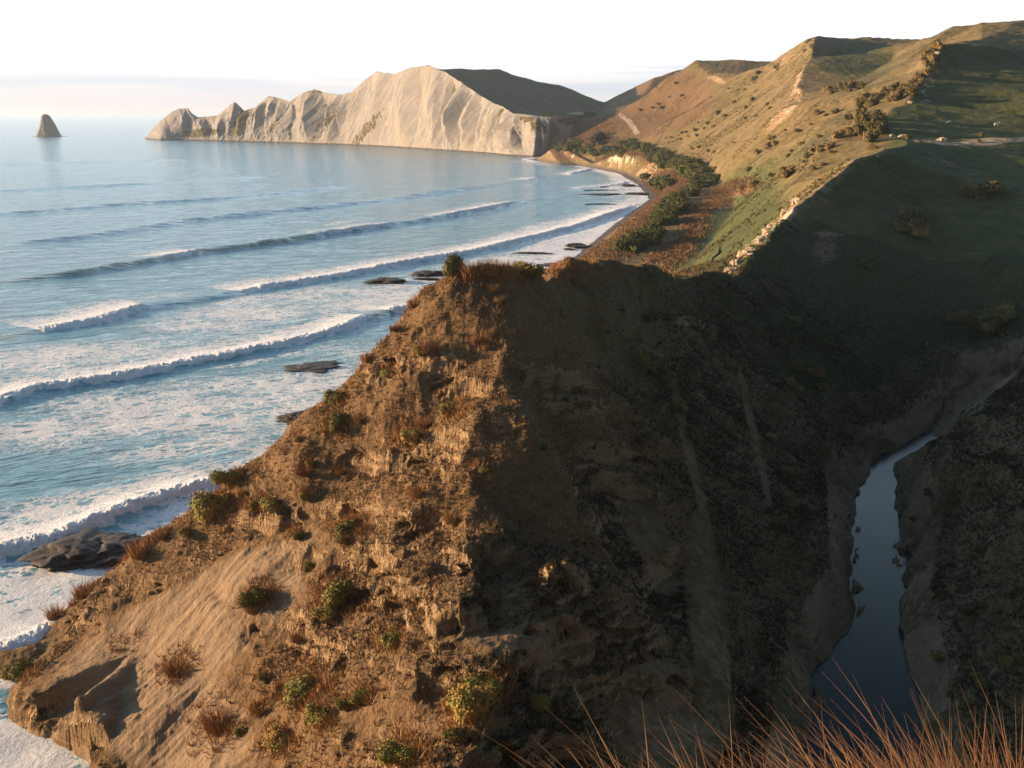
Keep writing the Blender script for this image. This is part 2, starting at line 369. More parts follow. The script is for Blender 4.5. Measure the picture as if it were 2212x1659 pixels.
def mat_mud():
    t = NT('wet_mud'); n = t.noise(1.5, 5, .6)
    return t.done(t.ramp(n, (.3, (.05, .055, .06)), (.7, (.12, .125, .13))), .35, t.bump(n, .1, .5), .5)
def mat_cliff():
    t = NT('pale_papa_cliff'); m = t.sep(t.attr('mask', 'Color'))
    uv = t.n('ShaderNodeCombineXYZ'); t.l(t.attr('su', 'Fac'), uv.inputs[0]); t.l(t.attr('tv', 'Fac'), uv.inputs[1])
    n = t.noise(.16, 6, .65, vec=uv.outputs[0], scale3=(1, .30, 1)); n2 = t.noise(.035, 5, .6); n3 = t.noise(.10, 6, .75)
    c = t.ramp(n, (.25, (.19, .185, .18)), (.5, (.28, .27, .252)), (.75, (.36, .345, .32)))
    c = t.mix(t.ramp(n2, (.4, 0), (.65, .55)), c, (.34, .28, .21))
    z = t.n('ShaderNodeSeparateXYZ'); t.l(t.co, z.inputs[0])
    st = t.noise(.02, 4, .6); c = t.mix(t.ramp(st, (.42, .35), (.6, 0)), c, (.22, .20, .175))
    veg = t.math('GREATER_THAN', t.math('ADD', m[0], t.math('MULTIPLY', n3, 2.6)), 1.85)
    c = t.mix(veg, c, t.mix(n, (.06, .055, .025), (.15, .115, .05)))
    gr = t.math('GREATER_THAN', t.math('ADD', m[1], t.math('MULTIPLY', n3, .4)), .65)
    c = t.mix(gr, c, (.035, .06, .022))
    foot = t.math('LESS_THAN', t.math('ADD', z.outputs[2], t.math('MULTIPLY', n3, 4.)), 4.5)
    c = t.mix(foot, c, (.09, .08, .07))
    return t.done(c, .95, t.bump(t.math('ADD', n, n3), 2.0, .7), .1)
def mat_sea():
    t = NT('sea_water')
    foam = t.attr('foam', 'Fac'); crest = t.attr('crest', 'Fac')
    dist = t.attr('dist', 'Fac')
    # chop: elongated ripples along the swell direction, several sizes
    rot = t.n('ShaderNodeMapping'); rot.inputs['Rotation'].default_value = (0, 0, R(-25)); t.l(t.co, rot.inputs[0])
    a = t.noise(.55, 6, .62, vec=rot.outputs[0], scale3=(.45, 1.25, 1)); b = t.noise(.10, 4, .6, vec=rot.outputs[0], scale3=(.35, 1.3, 1))
    h = t.math('ADD', t.math('MULTIPLY', a, 1.0), t.math('MULTIPLY', b, 4.0))
    nrm = t.bump(h, .85, 1.0)
    deep = t.mix(b, (.10, .29, .37), (.15, .38, .47))
    wat = t.mix(crest, deep, (.10, .16, .10))
    nn = t.n('ShaderNodeTexNoise'); t.l(rot.outputs[0], nn.inputs['Vector']); nn.inputs['Scale'].default_value = .22; nn.inputs['Detail'].default_value = 5; nn.inputs['Roughness'].default_value = .6
    sc = t.n('ShaderNodeVectorMath', operation='SCALE'); t.l(nn.outputs[1], sc.inputs[0]); sc.inputs['Scale'].default_value = 5.0
    wv = t.n('ShaderNodeVectorMath', operation='ADD'); t.l(rot.outputs[0], wv.inputs[0]); t.l(sc.outputs[0], wv.inputs[1])
    def vor(sx, sy):
        vo = t.n('ShaderNodeTexVoronoi', feature='DISTANCE_TO_EDGE'); mp = t.n('ShaderNodeMapping'); mp.inputs['Scale'].default_value = (sx, sy, 1); t.l(wv.outputs[0], mp.inputs[0]); t.l(mp.outputs[0], vo.inputs['Vector']); vo.inputs['Scale'].default_value = 1; return vo.outputs[0]
    big = t.noise(.075, 5, .6, vec=rot.outputs[0], scale3=(.5, 1.2, 1)); fine = t.noise(.9, 5, .7, vec=wv.outputs[0])
    lace = t.math('ADD', t.math('MULTIPLY', vor(.13, .27), .95), t.math('MULTIPLY', vor(.42, .85), .62))
    lace = t.math('ADD', lace, t.math('MULTIPLY', t.math('SUBTRACT', fine, .5), .42))
    # foam density, itself patchy, minus the lace pattern
    den = t.math('MULTIPLY', foam, t.math('ADD', .45, t.math('MULTIPLY', big, 1.25)))
    fm = t.math('DIVIDE', t.math('SUBTRACT', t.math('MULTIPLY', den, .62), lace), .10)
    fm = t.math('MULTIPLY', t.math('MAXIMUM', t.math('MINIMUM', fm, 1.0), 0.0), t.math('MULTIPLY', t.math('MINIMUM', t.math('MULTIPLY', foam, 2.2), 1.0), .88))
    fm = t.math('MAXIMUM', fm, t.math('MULTIPLY', t.math('SUBTRACT', foam, .84), 6, clamp=True))
    fm = t.math('MAXIMUM', fm, t.math('MULTIPLY', t.math('MINIMUM', foam, 1.0), .16))
    p1 = t.n('ShaderNodeBsdfPrincipled'); t.l(wat, p1.inputs['Base Color']); p1.inputs['Roughness'].default_value = .12; p1.inputs['IOR'].default_value = 1.33; t.l(nrm, p1.inputs['Normal'])
    p2 = t.n('ShaderNodeBsdfPrincipled'); p2.inputs['Base Color'].default_value = (.88, .90, .92, 1); p2.inputs['Roughness'].default_value = .9
    fb = t.noise(1.3, 6, .7); t.l(t.bump(fb, .8, 1), p2.inputs['Normal'])
    mx = t.n('ShaderNodeMixShader'); t.l(fm, mx.inputs[0]); t.l(p1.outputs[0], mx.inputs[1]); t.l(p2.outputs[0], mx.inputs[2]); t.l(mx.outputs[0], t.out.inputs[0])
    return t.m

# ------------------------------------------------------------------ terrain meshes
ROCKZ = [  # u, v, ru, rv, angle, strength : exposed sandstone on the spur
 (1010, 850, 130, 45, 42, 1), (900, 1000, 130, 60, -10, .9), (960, 1200, 260, 75, 0, 1), (1000, 1330, 330, 75, 3, .9), (720, 1390, 160, 60, 20, .9), (1150, 1250, 200, 50, 0, .8),
 (1330, 1060, 80, 110, -30, .9), (1420, 1250, 70, 150, -20, .9), (1150, 1450, 300, 80, 0, .7), (760, 1120, 90, 60, 20, .6), (830, 790, 60, 30, -40, .9), (1150, 1610, 400, 60, 0, .8),
 (620, 1180, 90, 60, 20, .8), (1450, 1500, 60, 200, -10, .7), (1200, 830, 120, 50, 20, .5), (560, 1120, 90, 40, 20, .5), (140, 1560, 120, 70, 35, 1), (1500, 700, 40, 20, 0, .4)]
SCREEZ = [(400, 1370, 360, 135, -38, 1.15), (330, 1530, 260, 140, 30, 1.15), (150, 1450, 120, 60, -20, .5), (480, 1230, 180, 60, -38, .9), (1400, 1150, 45, 150, -25, .45), (1530, 1350, 45, 260, -6, .5), (1450, 1560, 140, 120, 0, .6), (1800, 1080, 18, 200, -3, .4), (1500, 1030, 14, 240, -14, .45), (1630, 950, 12, 200, -12, .38), (1100, 1390, 200, 35, 0, .6), (900, 1560, 220, 35, 0, .5)]
def near_fields(X, Y, H, U, V):
    w = np.clip((H+2)/4, 0, 1)
    H = H+w*(1-.6*zonef(U, V, SCREEZ).clip(0, 1))*(2.0*fbm(X/15, Y/15, o=3, seed=1)+.9*ridged(X/9+.02*Y, Y/9, o=3, seed=5)-.3)
    rz = zonef(U, V, ROCKZ); edge = zonef(U, V, [(220, 1300, 150, 30, -30, 1), (420, 1210, 150, 34, -28, 1), (560, 1140, 90, 34, -25, 1), (130, 1390, 110, 40, -40, .8), (520, 1330, 30, 110, -35, .5)]); rz = np.maximum(rz, .75*edge); sz = zonef(U, V, SCREEZ)*(1-.85*edge)
    rough = np.clip(1-sz*1.2, .12, 1)
    L = 3.6; tl = .38*np.sqrt(X*X+16)+2.2*fbm(X/16, Y/12, o=2, seed=21)+.25*fbm(X/3, Y/3, o=2, seed=24); q = (H+tl)/L; fr = q-np.floor(q)
    st = L*(np.floor(q)+sst(.42, .80, fr))-tl
    H = H+(st-H)*rz*.95*w
    tm = .38*np.sqrt(X*X+16)+.9*fbm(X/9, Y/7, o=3, seed=22); q = (H+tm)/1.1; fr = q-np.floor(q)
    st = 1.1*(np.floor(q)+sst(.45, .8, fr))-tm
    H = H+(st-H)*np.clip(rz*.7+.12, 0, .7)*w*rough
    H = H+w*rough*(.42*ridged(X/3.3, Y/3.3, o=4, seed=9)+.30*fbm(X/1.3, Y/1.3, o=3, seed=12)+.5*fbm(X/5, Y/5, o=2, seed=14))
    # rills running down the scree
    H = H+w*sz*(.22*ridged((X*.72-Y*.69)/1.3, (X*.69+Y*.72)/11, o=4, seed=31)+.16*fbm(X/1.3, Y/1.3, o=4, seed=3, gain=.65))
    return H, rz, sz
def build_near():
    k = np.linspace(-.66, .66, 1320); y = np.exp(np.arange(math.log(46), math.log(272), .0021))
    K, Y = np.meshgrid(k, y); X = K*Y
    H0 = height_at(X, Y); Ha = blur(H0, 4); H = blur(Ha, 22)
    cl = [((a[0]+b[0])/2, (a[1]+b[1])/2) for a, b in zip(WEST, EAST)]; hw = [math.hypot(a[0]-b[0], a[1]-b[1])/2 for a, b in zip(WEST, EAST)]
    wz = [a[2] for a in WEST]
    SD, SS, _ = polyline_dist(X, Y, [(-4, 41), (14, 44), (29, 64)]+cl)
    al = np.r_[0, np.cumsum([math.hypot(b[0]-a[0], b[1]-a[1]) for a, b in zip(([(-4, 41), (14, 44), (29, 64)]+cl)[:-1], ([(-4, 41), (14, 44), (29, 64)]+cl)[1:])])]
    HW = np.interp(SS, al, [4, 4, 5]+hw)+1.5*fbm(X/7, Y/7, o=4, seed=130)-.3; WZ = np.interp(SS, al, [0, 1, 1.5]+wz)
    nearw = sst(26, 10, SD); H = H*(1-nearw)+Ha*nearw
    U, V = proj(X, Y, H)
    H, rz, sz = near_fields(X, Y, H, U, V)
    wall = WZ-1.3+np.maximum(SD-HW, 0)*2.6+.7*ridged(X/3, Y/3, o=2, seed=133)*(SD > HW)
    wall = np.where(SD < HW, WZ-1.2+1.9*sst(.12, .5, fbm(X/5, Y/8, o=4, seed=143))*sst(3.2, .6, HW-SD), wall)
    H = np.where(SD < HW+8, np.minimum(H, wall), H); BANK = SD-HW
    lowb = np.clip(WZ+.25+.9*(SD-HW-.5), None, WZ+5); H = np.where((SD > HW+.5) & (SD < HW+10), np.maximum(H, lowb), H); globals()['BANK'] = BANK
    N = normals(X, Y, H); st = 1-np.abs(N[..., 2])
    # hollows under the ledges: push the steep faces in with 3D noise
    hol = sst(.05, .55, fbm(X/3.2, Y/3.2, H/1.6, o=3, seed=40))*sst(.18, .45, st)*np.clip(rz*1.2+.25, 0, 1)*(sz < .5)
    amp = 2.0*hol+.34*ridged(X/1.5, Y/1.5, H/.7, o=3, seed=44)*rz
    wv = np.clip((H+1)/3, 0, 1)*.9
    X2 = X-N[..., 0]*amp*wv; Y2 = Y-N[..., 1]*amp*wv; H2 = H-N[..., 2]*amp*wv*.4
    N2 = normals(X2, Y2, H2); st2 = 1-np.abs(N2[..., 2])
    steep = sst(.33, .6, st2)
    rock = np.clip(np.maximum(steep*np.clip(.35+rz, 0, 1), rz*.62*sst(.1, .3, st2)), 0, 1)
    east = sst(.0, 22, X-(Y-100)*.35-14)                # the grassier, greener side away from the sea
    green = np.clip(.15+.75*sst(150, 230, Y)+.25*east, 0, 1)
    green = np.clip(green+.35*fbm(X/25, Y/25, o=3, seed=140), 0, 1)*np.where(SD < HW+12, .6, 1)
    bare = np.maximum(zonef(U, V, [(1800, 500, 60, 26, 0, .7), (1780, 540, 50, 40, 60, .6), (2110, 700, 60, 30, 0, .5), (1560, 800, 30, 60, 0, .4)]), 0)
    dryz = zonef(U, V, [(1080, 590, 130, 30, 0, 1), (1060, 700, 60, 120, 10, .5), (830, 950, 300, 200, -45, .35), (1080, 740, 70, 30, 0, .8), (400, 1250, 380, 45, -32, .7), (560, 1480, 120, 200, 0, .45), (1230, 585, 90, 35, 0, .9),
                          (880, 940, 60, 60, 0, .8), (650, 1560, 260, 90, 0, .5), (200, 1330, 200, 60, -25, .8)])
    dry = np.clip(.38*(1-east)+dryz+.25*(Y < 140)*(1-east), 0, 1)*(1-.5*sst(200, 260, Y))
    canyon = np.maximum(sst(9, 4, H2-WZ)*(SD < HW+14)*sst(.1, .35, st2), 1.3*sst(6, 3, SD-HW)*sst(-.25, .1, fbm(X/10, Y/10, o=3, seed=138))*sst(120, 90, SS-0*SS) if False else 1.3*sst(6.5, 3, SD-HW)*sst(-.30, .05, fbm(X/10, Y/10, o=3, seed=138)))*(.8+.6*fbm(X/9, Y/9, o=2, seed=136))
    scree = np.clip(np.maximum(sz, bare)+canyon*.8, 0, 1)
    z0 = np.zeros_like(X); stone = zonef(U, V, [(1600, 570, 30, 20, -30, .9), (1640, 530, 30, 18, -30, .9), (1680, 480, 28, 18, -30, .9)])*.8*sst(.1, .3, st2)
    path = zonef(U, V, [])
    mask = np.stack([rock, green, scree, z0+1], -1).reshape(-1, 4); mask2 = np.stack([dry, path, stone, z0+1], -1).reshape(-1, 4)
    keep = (np.maximum.reduce([H2[:-1, :-1], H2[1:, 1:], H2[1:, :-1], H2[:-1, 1:]]) > -2.5) & (Y[:-1, :-1] > 47)
    Vv = np.stack([X2, Y2, H2], -1).reshape(-1, 3)
    global NEAR; NEAR = (k, y, X2, Y2, H2, N2, rz, sz)
    F = grid_faces(*X.shape, mask=keep); Vv, F, at = compact(Vv, F, {'mask': mask, 'mask2': mask2})
    struct('headland_spur', mesh_np('headland_spur', Vv, F, M['near'], at), 'steep eroded headland spur, sunlit brown sandstone on its sea side and dark on its ravine side')
def build_mid():
    k = np.linspace(-.22, .66, 1100); y = np.exp(np.arange(math.log(270), math.log(2600), .0036))
    K, Y = np.meshgrid(k, y); X = K*Y
    H0 = height_at(X, Y); H = blur(H0, 4); low = sst(27, 19, H)*sst(2, 8, H)*sst(800, 700, Y)*(X > 30); H = H*(1-low)+blur(H, 22)*low; U, V = proj(X, Y, H); w = np.clip((H-3)/14, 0, 1)
    sc = np.clip(Y/700, .6, 1.6)
    flat = zonef(U, V, [(1500, 480, 90, 110, 0, 1)])*(Y < 640)
    wr = w*(1-.9*flat)*(1-.8*(H < 24)*(Y < 700))
    # ribs running down the sea-facing slopes
    H = H+wr*(2.6*fbm(X/70, Y/70, o=3, seed=61)+sc*1.2*ridged(X/90, (Y+.45*X)/26, o=3, seed=63)-1)
    H = H+wr*(.5*ridged(X/18, Y/14, o=3, seed=66)+.25*fbm(X/5, Y/5, o=2, seed=69))
    N = normals(X, Y, H); st = 1-np.abs(N[..., 2])
    # coastal bluff: fluted
    CD, _, _ = polyline_dist(X, Y, [c[:2] for c in COAST]); bl = (H > .5)*(H < 26)*sst(.12, .35, st)*sst(60, 40, CD)*(Y > 500)
    H = H+bl*1.2*ridged(X/9, Y/11, o=2, seed=71)
    rockz = zonef(U, V, [(1860, 345, 80, 12, -28, .6), (1640, 530, 90, 16, -55, 1), (1700, 460, 50, 14, -50, .9), (2005, 190, 20, 75, 15, .8), (1745, 110, 26, 14, -30, .5), (1725, 185, 16, 60, 20, .8), (1690, 130, 80, 22, -28, .55),
                         (1545, 172, 30, 10, 20, .8), (1730, 215, 40, 12, 0, .8), (1690, 250, 70, 16, -42, .8), (1560, 320, 120, 8, -32, .5), (1530, 235, 100, 6, -38, .45), (1640, 180, 60, 8, -32, .4), (2050, 62, 30, 10, -30, .6), (1960, 270, 30, 20, 0, .5)])
    bluffz = bl*np.clip(.5+.6*fbm(X/25, Y/25, o=2, seed=75), 0, 1)
    flute = zonef(U, V, [(1340, 345, 55, 14, 5, 1), (1220, 335, 60, 9, 8, .9), (1150, 290, 60, 40, 0, .6)])
    rock = np.clip(rockz*.9*sst(.02, .2, st)+bluffz*.75, 0, 1); stone = np.clip(rockz*.55+flute*sst(.08, .3, st)*np.clip(.6+1.2*ridged(X/7, Y/9, o=2, seed=142), .1, 1)*.7, 0, 1)
    pinkz = zonef(U, V, [(1430, 230, 130, 70, -20, 1), (1250, 300, 90, 40, -30, .9), (1480, 530, 18, 60, 40, .6), (1330, 500, 90, 25, -45, .9), (1400, 400, 70, 40, 0, .8), (1590, 410, 45, 14, -15, 1.), (1560, 440, 30, 10, 0, 1), (1430, 540, 40, 14, -20, .9), (1500, 450, 20, 40, 40, .7)])
    dry = np.clip(pinkz*.9+.12, 0, 1)
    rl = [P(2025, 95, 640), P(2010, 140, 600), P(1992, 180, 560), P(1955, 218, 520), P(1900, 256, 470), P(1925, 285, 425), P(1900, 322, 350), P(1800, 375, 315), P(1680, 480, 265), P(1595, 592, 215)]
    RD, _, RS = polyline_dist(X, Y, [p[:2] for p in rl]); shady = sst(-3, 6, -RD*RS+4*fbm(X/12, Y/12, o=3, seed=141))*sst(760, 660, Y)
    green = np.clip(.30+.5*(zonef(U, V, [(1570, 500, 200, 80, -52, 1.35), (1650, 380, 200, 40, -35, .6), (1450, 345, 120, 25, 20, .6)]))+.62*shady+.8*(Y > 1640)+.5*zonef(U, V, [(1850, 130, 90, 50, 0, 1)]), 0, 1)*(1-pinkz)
    road, _, _ = polyline_dist(X, Y, [P(1339, 247, 1468)[:2], P(1346, 262, 1440)[:2], P(1360, 285, 1400)[:2], P(1378, 308, 1340)[:2]])
    trk, _, _ = polyline_dist(X, Y, [P(2330, 296, 425)[:2], P(2212, 299, 420)[:2], P(2090, 300, 404)[:2], P(2010, 304, 392)[:2]])
    trk2, _, _ = polyline_dist(X, Y, [P(1720, 437, 284)[:2], P(1800, 378, 313)[:2], P(1860, 338, 340)[:2], P(1930, 318, 362)[:2]])
    path = np.maximum(np.maximum(sst(5, 2.5, road), sst(8, 5, trk)), .5*sst(3, 1.5, trk2))
    beach = sst(4.5, 1.5, H)*(X < 150)*(Y < 1700)
    scree = np.clip(.35*fbm(X/60, Y/40, o=2, seed=77)+.2, 0, .5)*w
    z0 = np.zeros_like(X)
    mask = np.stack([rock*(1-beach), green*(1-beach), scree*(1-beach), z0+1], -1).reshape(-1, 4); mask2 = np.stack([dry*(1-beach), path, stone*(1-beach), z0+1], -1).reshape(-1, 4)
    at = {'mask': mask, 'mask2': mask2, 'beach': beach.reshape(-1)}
    Hq = np.maximum.reduce([H[:-1, :-1], H[1:, 1:], H[1:, :-1], H[:-1, 1:]]); Yq = Y[:-1, :-1]; keep = Hq > -2.5
    keep &= ~((X[:-1, :-1] < -330))
    Vv = np.stack([X, Y, H], -1).reshape(-1, 3)
    global MID; MID = (k, y, X, Y, H, N)
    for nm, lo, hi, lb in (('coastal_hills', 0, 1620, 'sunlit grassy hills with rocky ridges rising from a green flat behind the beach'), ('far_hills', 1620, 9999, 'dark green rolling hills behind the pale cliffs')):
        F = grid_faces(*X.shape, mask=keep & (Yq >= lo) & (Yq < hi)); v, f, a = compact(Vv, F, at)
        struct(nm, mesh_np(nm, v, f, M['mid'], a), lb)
def ground_z(x, y):
    """height of the finished terrain"""
    k, ys, X, Y, H = (NEAR if y < 270 else MID)[:5]
    j = (x/y-k[0])/(k[1]-k[0]); i = math.log(y/ys[0])/math.log(ys[1]/ys[0])
    i = min(max(i, 0), len(ys)-1.001); j = min(max(j, 0), len(k)-1.001)
    a, b = int(i), int(j); fi, fj = i-a, j-b
    return float((H[a, b]*(1-fj)+H[a, b+1]*fj)*(1-fi)+(H[a+1, b]*(1-fj)+H[a+1, b+1]*fj)*fi)
def hit(u, v, y0=60, y1=2500):
    """first terrain point along the ray of a picture position"""
    dx, dy, dz = ray(u, v); y = y0
    while y < y1:
        t = y/dy; x = dx*t; z = CAMZ+dz*t
        if abs(x/y) < .65 and (y < 270 or x/y > -.21) and ground_z(x, y) >= z:
            lo, hi = y/1.01, y
            for _ in range(8):
                m = (lo+hi)/2; t = m/dy
                if ground_z(dx*t, m) >= CAMZ+dz*t: hi = m
                else: lo = m
            t = hi/dy; return (dx*t, hi, ground_z(dx*t, hi))
        y *= 1.006
    return None
CREST = [(313, 299.5, 2760), (330, 278, 2750), (345, 262, 2740), (372, 241, 2725), (385, 235, 2720), (405, 233, 2700), (414, 244, 2690), (427, 253, 2680), (470, 250, 2640), (497, 226, 2600), (508, 220, 2590), (527, 239, 2570), (553, 231, 2540), (572, 214, 2510), (580, 207, 2500), (600, 211, 2480), (626, 219, 2440), (655, 200, 2400), (680, 192, 2380), (700, 200, 2350), (735, 205, 2300), (758, 200, 2270), (790, 172, 2220), (813, 154, 2180), (835, 158, 2140), (852, 160, 2120), (880, 149, 2070), (925, 141, 2010), (960, 154, 1970), (1000, 180, 1910), (1050, 214, 1810), (1085, 231, 1760), (1110, 245, 1710), (1150, 249, 1680), (1190, 253, 1665), (1245, 252, 1730), (1292, 250, 1800)]
BASE = [(313, 300.5), (345, 303.6), (385, 303), (470, 305), (555, 307), (630, 309), (680, 311), (735, 312.5), (815, 316), (855, 318.5), (925, 323), (1000, 328), (1050, 331.5), (1110, 337), (1160, 340.5)]
def build_far_cliff():
    cu = np.array([c[0] for c in CREST], float); C3 = np.array([P(*c) for c in CREST]); C3[0][2] = 1
    seg = np.r_[0, np.cumsum(np.hypot(np.diff(C3[:, 0]), np.diff(C3[:, 1])))]
    n = 1500; s = np.linspace(0, seg[-1], n)
    c = np.stack([np.interp(s, seg, C3[:, i]) for i in range(3)], -1); U = np.interp(s, seg, cu)
    sh = np.interp(U, [313, 400, 600, 925, 1110, 1160, 1190], [0, -14, -42, -62, -36, -8, -4]); bu = U+sh
    bv = np.interp(bu, [b[0] for b in BASE], [b[1] for b in BASE])
    B = np.array([Z(a, b, 0) for a, b in zip(bu, bv)])
    inl = sst(1165, 1200, U)
    Bi = np.stack([np.interp(U, [1160, 1190, 1245, 1292], [42, 52, 86, 120]), np.interp(U, [1160, 1190, 1245, 1292], [1632, 1625, 1690, 1760]), np.interp(U, [1160, 1292], [0, 15])], -1)
    B = np.where((U > 1165)[:, None], Bi, B); 
    for _ in range(6): B[1:-1] = (B[:-2]+B[1:-1]*2+B[2:])/4
    T = np.linspace(0, 1, 190)[:, None]
    rows = c[None]*(1-T[..., None])+B[None]*T[..., None]
    zc = c[:, 2][None]
    prof = (1-T)**1.12
    rows[..., 2] = zc*prof+B[:, 2][None]*T
    d = B-c; dn = d[:, :2]/np.maximum(np.linalg.norm(d[:, :2], axis=1, keepdims=True), 1)
    sg = s[None]+0*T
    size = np.clip(zc/110, .25, 1.2)
    env = np.sin(np.pi*np.clip(T, 0, 1)**.75)
    sw = sg+14*fbm(sg/60, T*1.5, o=2, seed=80)
    g = ridged((sw-45*T)/120/np.maximum(size, .5), T*.7, o=1, seed=81)*30*size+ridged((sw-30*T)/47, T*.6, o=2, seed=83)*14*size+ridged((sw-20*T)/21, T, o=2, seed=84)*4.5*size
    ph = (sw-55*T)/(78+26*vnoise(sg/400, sg*0, seed=85)); fq = ph-np.floor(ph); am = .35+.9*np.abs(vnoise(np.floor(ph)*1.7, T*0, seed=87))
    g = g*.45+size*am*15*(np.where(fq < .68, fq/.68, (1-fq)/.32)*2-1)
    fl = ridged(sg/13+.3*fbm(sg/30, T*3, o=2, seed=89), T*1.6, o=3, seed=86)*1.5
    off = env*g+fl*np.clip(T*8, 0, 1)*np.clip((1-T)*10, .2, 1)+5*fbm(sg/38, T*150/38, o=5, seed=88, gain=.6)*env+2.2*ridged(sg/17, T*150/22, o=4, seed=91)*np.clip(T*10, 0, 1)
    rows[..., 0] += dn[:, 0]*off; rows[..., 1] += dn[:, 1]*off
    rows[0, :, 2] += np.interp(U, [313, 330, 900, 1292], [0, 1, 2, 1])*fbm(s/14, s*0, o=3, seed=90)
    # back side of the wall
    bt = np.linspace(1, 0, 24, endpoint=False)[:, None]
    dep = np.interp(U, [313, 330, 405, 500, 700, 850, 900, 1292], [6, 25, 60, 45, 90, 110, 30, 25])[None]; drop = np.interp(U, [313, 850, 900, 1292], [1.1, 1.1, .4, .3])[None]
    back = np.zeros((24, n, 3)); back[..., 0] = c[:, 0]-dn[:, 0]*dep*bt; back[..., 1] = c[:, 1]-dn[:, 1]*dep*bt; back[..., 2] = zc*(1-drop*bt**1.2)+2*fbm(sg[:24]/20, bt*4, seed=92)*bt
    foot = rows[-1:].copy(); foot[..., 0] += dn[:, 0]*6; foot[..., 1] += dn[:, 1]*6; foot[..., 2] = -3
    A = np.concatenate([back, rows, foot], 0)
    tt = np.concatenate([-bt+0*sg[:24], T+0*sg, 1+0*sg[:1]], 0)
    UU, VV = proj(A[..., 0], A[..., 1], A[..., 2])
    veg = zonef(UU, VV, [(520, 262, 55, 14, -62, 1.), (430, 288, 55, 10, -5, 1.1), (700, 262, 60, 12, -58, .6), (590, 275, 40, 8, -50, .7), (790, 283, 60, 14, -50, .7), (1165, 275, 14, 22, -60, 1.), (1140, 258, 20, 8, 0, .8), (1240, 262, 40, 10, 0, 1.1), (680, 198, 30, 5, 0, .7), (720, 250, 26, 7, -55, .7), (1200, 290, 30, 10, 40, .6)])*(tt > 0)
    grass = (tt < -.02)*1.0+.0*tt
    mask = np.stack([veg, grass, 0*veg, 0*veg+1], -1).reshape(-1, 4)
    sa = np.concatenate([sg[:24], sg, sg[:1]], 0).reshape(-1)
    at = {'mask': mask, 'su': sa, 'tv': (tt*100).reshape(-1)}
    V = A.reshape(-1, 3); F = grid_faces(*A.shape[:2])[:, ::-1]
    struct('sea_cliffs', mesh_np('sea_cliffs', V, F, M['cliff'], at), 'long line of pale gullied sea cliffs ending in a low jagged headland')

# ------------------------------------------------------------------ sea
WAVES = [  # crest line in picture units; height, width, foam spans (u0,u1,strength)
 dict(p=[(-60, 357), (230, 348), (460, 344)], h=.9, w=14),
 dict(p=[(-60, 414), (235, 400), (430, 388), (600, 380)], h=1.5, w=14),
 dict(p=[(-60, 466), (120, 453), (235, 443), (450, 430), (600, 418), (760, 400)], h=2.0, w=13),
 dict(p=[(-60, 540), (100, 520), (200, 508), (400, 477), (550, 461), (750, 440), (850, 430), (975, 412), (1080, 400)], h=2.6, w=10),
 dict(p=[(-60, 622), (0, 611), (150, 591), (280, 571), (350, 559), (425, 545), (525, 534), (620, 522), (700, 508), (840, 487), (925, 476), (1010, 460), (1095, 441), (1180, 425)], h=2.3, w=6.5,
      foam=[(352, 428, 1.2), (705, 850, 1.1), (965, 1105, 1.0)], crest=[(0, 700, 1)]),
 dict(p=[(-60, 748), (0, 731), (85, 715), (150, 703), (200, 693), (305, 663), (425, 648), (525, 632), (600, 617), (700, 603), (800, 584), (900, 565), (1000, 548), (1106, 525), (1180, 506), (1250, 487), (1330, 459), (1375, 440)], h=1.6, w=5.5,
      foam=[(84, 308, 1.15), (520, 1380, 1.1)], crest=[(-60, 90, 1)], trail=.75),
 dict(p=[(-60, 905), (0, 868), (85, 840), (160, 832), (250, 816), (400, 785), (500, 765), (600, 746), (700, 722), (790, 688), (900, 662), (960, 650)], h=1.5, w=4.5,
      foam=[(-60, 795, 1.15), (840, 960, .8)], crest=[(780, 900, 1)], trail=.8),
 dict(p=[(-80, 1225), (0, 1195), (60, 1180), (130, 1165), (200, 1135), (280, 1100), (370, 1070), (430, 1052), (520, 1030)], h=1.3, w=3.4, foam=[(-80, 520, 1.15)], trail=.7),
 dict(p=[(-60, 1412), (0, 1398), (60, 1382), (110, 1350)], h=.7, w=2.5, foam=[(-60, 120, 1.1)], trail=.5),
 dict(p=[(960, 412), (1050, 402), (1140, 388), (1180, 380)], h=.9, w=6, foam=[(1135, 1160, .9)]),
 dict(p=[(1225, 378), (1250, 372), (1275, 364)], h=1, w=5, foam=[(1225, 1275, 1.1)]),
 dict(p=[(1240, 407), (1290, 404), (1335, 398), (1350, 392)], h=.7, w=6, foam=[(1240, 1350, 1.1)], trail=.4),
 dict(p=[(1040, 340), (1120, 343), (1160, 350)], h=.6, w=8, foam=[(1090, 1165, .9)], trail=.4),
]
FOAMZ = [ # diffuse foam fields u,v,ru,rv,angle,strength
 (330, 890, 440, 70, -8, .68), (600, 880, 260, 80, -12, .70), (450, 960, 260, 30, -8, .55), (150, 770, 260, 34, -5, .66), (540, 680, 320, 50, -12, .6), (300, 760, 120, 25, -10, .3), (760, 660, 160, 40, -12, .42), (850, 630, 240, 40, -14, .68),
 (1050, 580, 170, 30, -12, .85), (1180, 540, 120, 30, -25, .85), (1300, 475, 90, 24, -30, .66), (950, 550, 200, 14, -14, .52), (1120, 505, 150, 14, -16, .55), (150, 1100, 240, 40, -8, .74), (80, 1270, 240, 100, -10, .78), (250, 1180, 140, 30, -20, .6),
 (40, 1610, 160, 80, 0, 1.5), (1330, 410, 60, 20, 0, .5), (1150, 350, 70, 7, 5, .55), (600, 770, 200, 12, -10, .45), (700, 800, 150, 60, -20, .5), (250, 655, 220, 12, -8, .4), (740, 480, 60, 6, -10, .45), (340, 548, 60, 6, -8, .6), (1240, 560, 60, 20, -30, .6)]
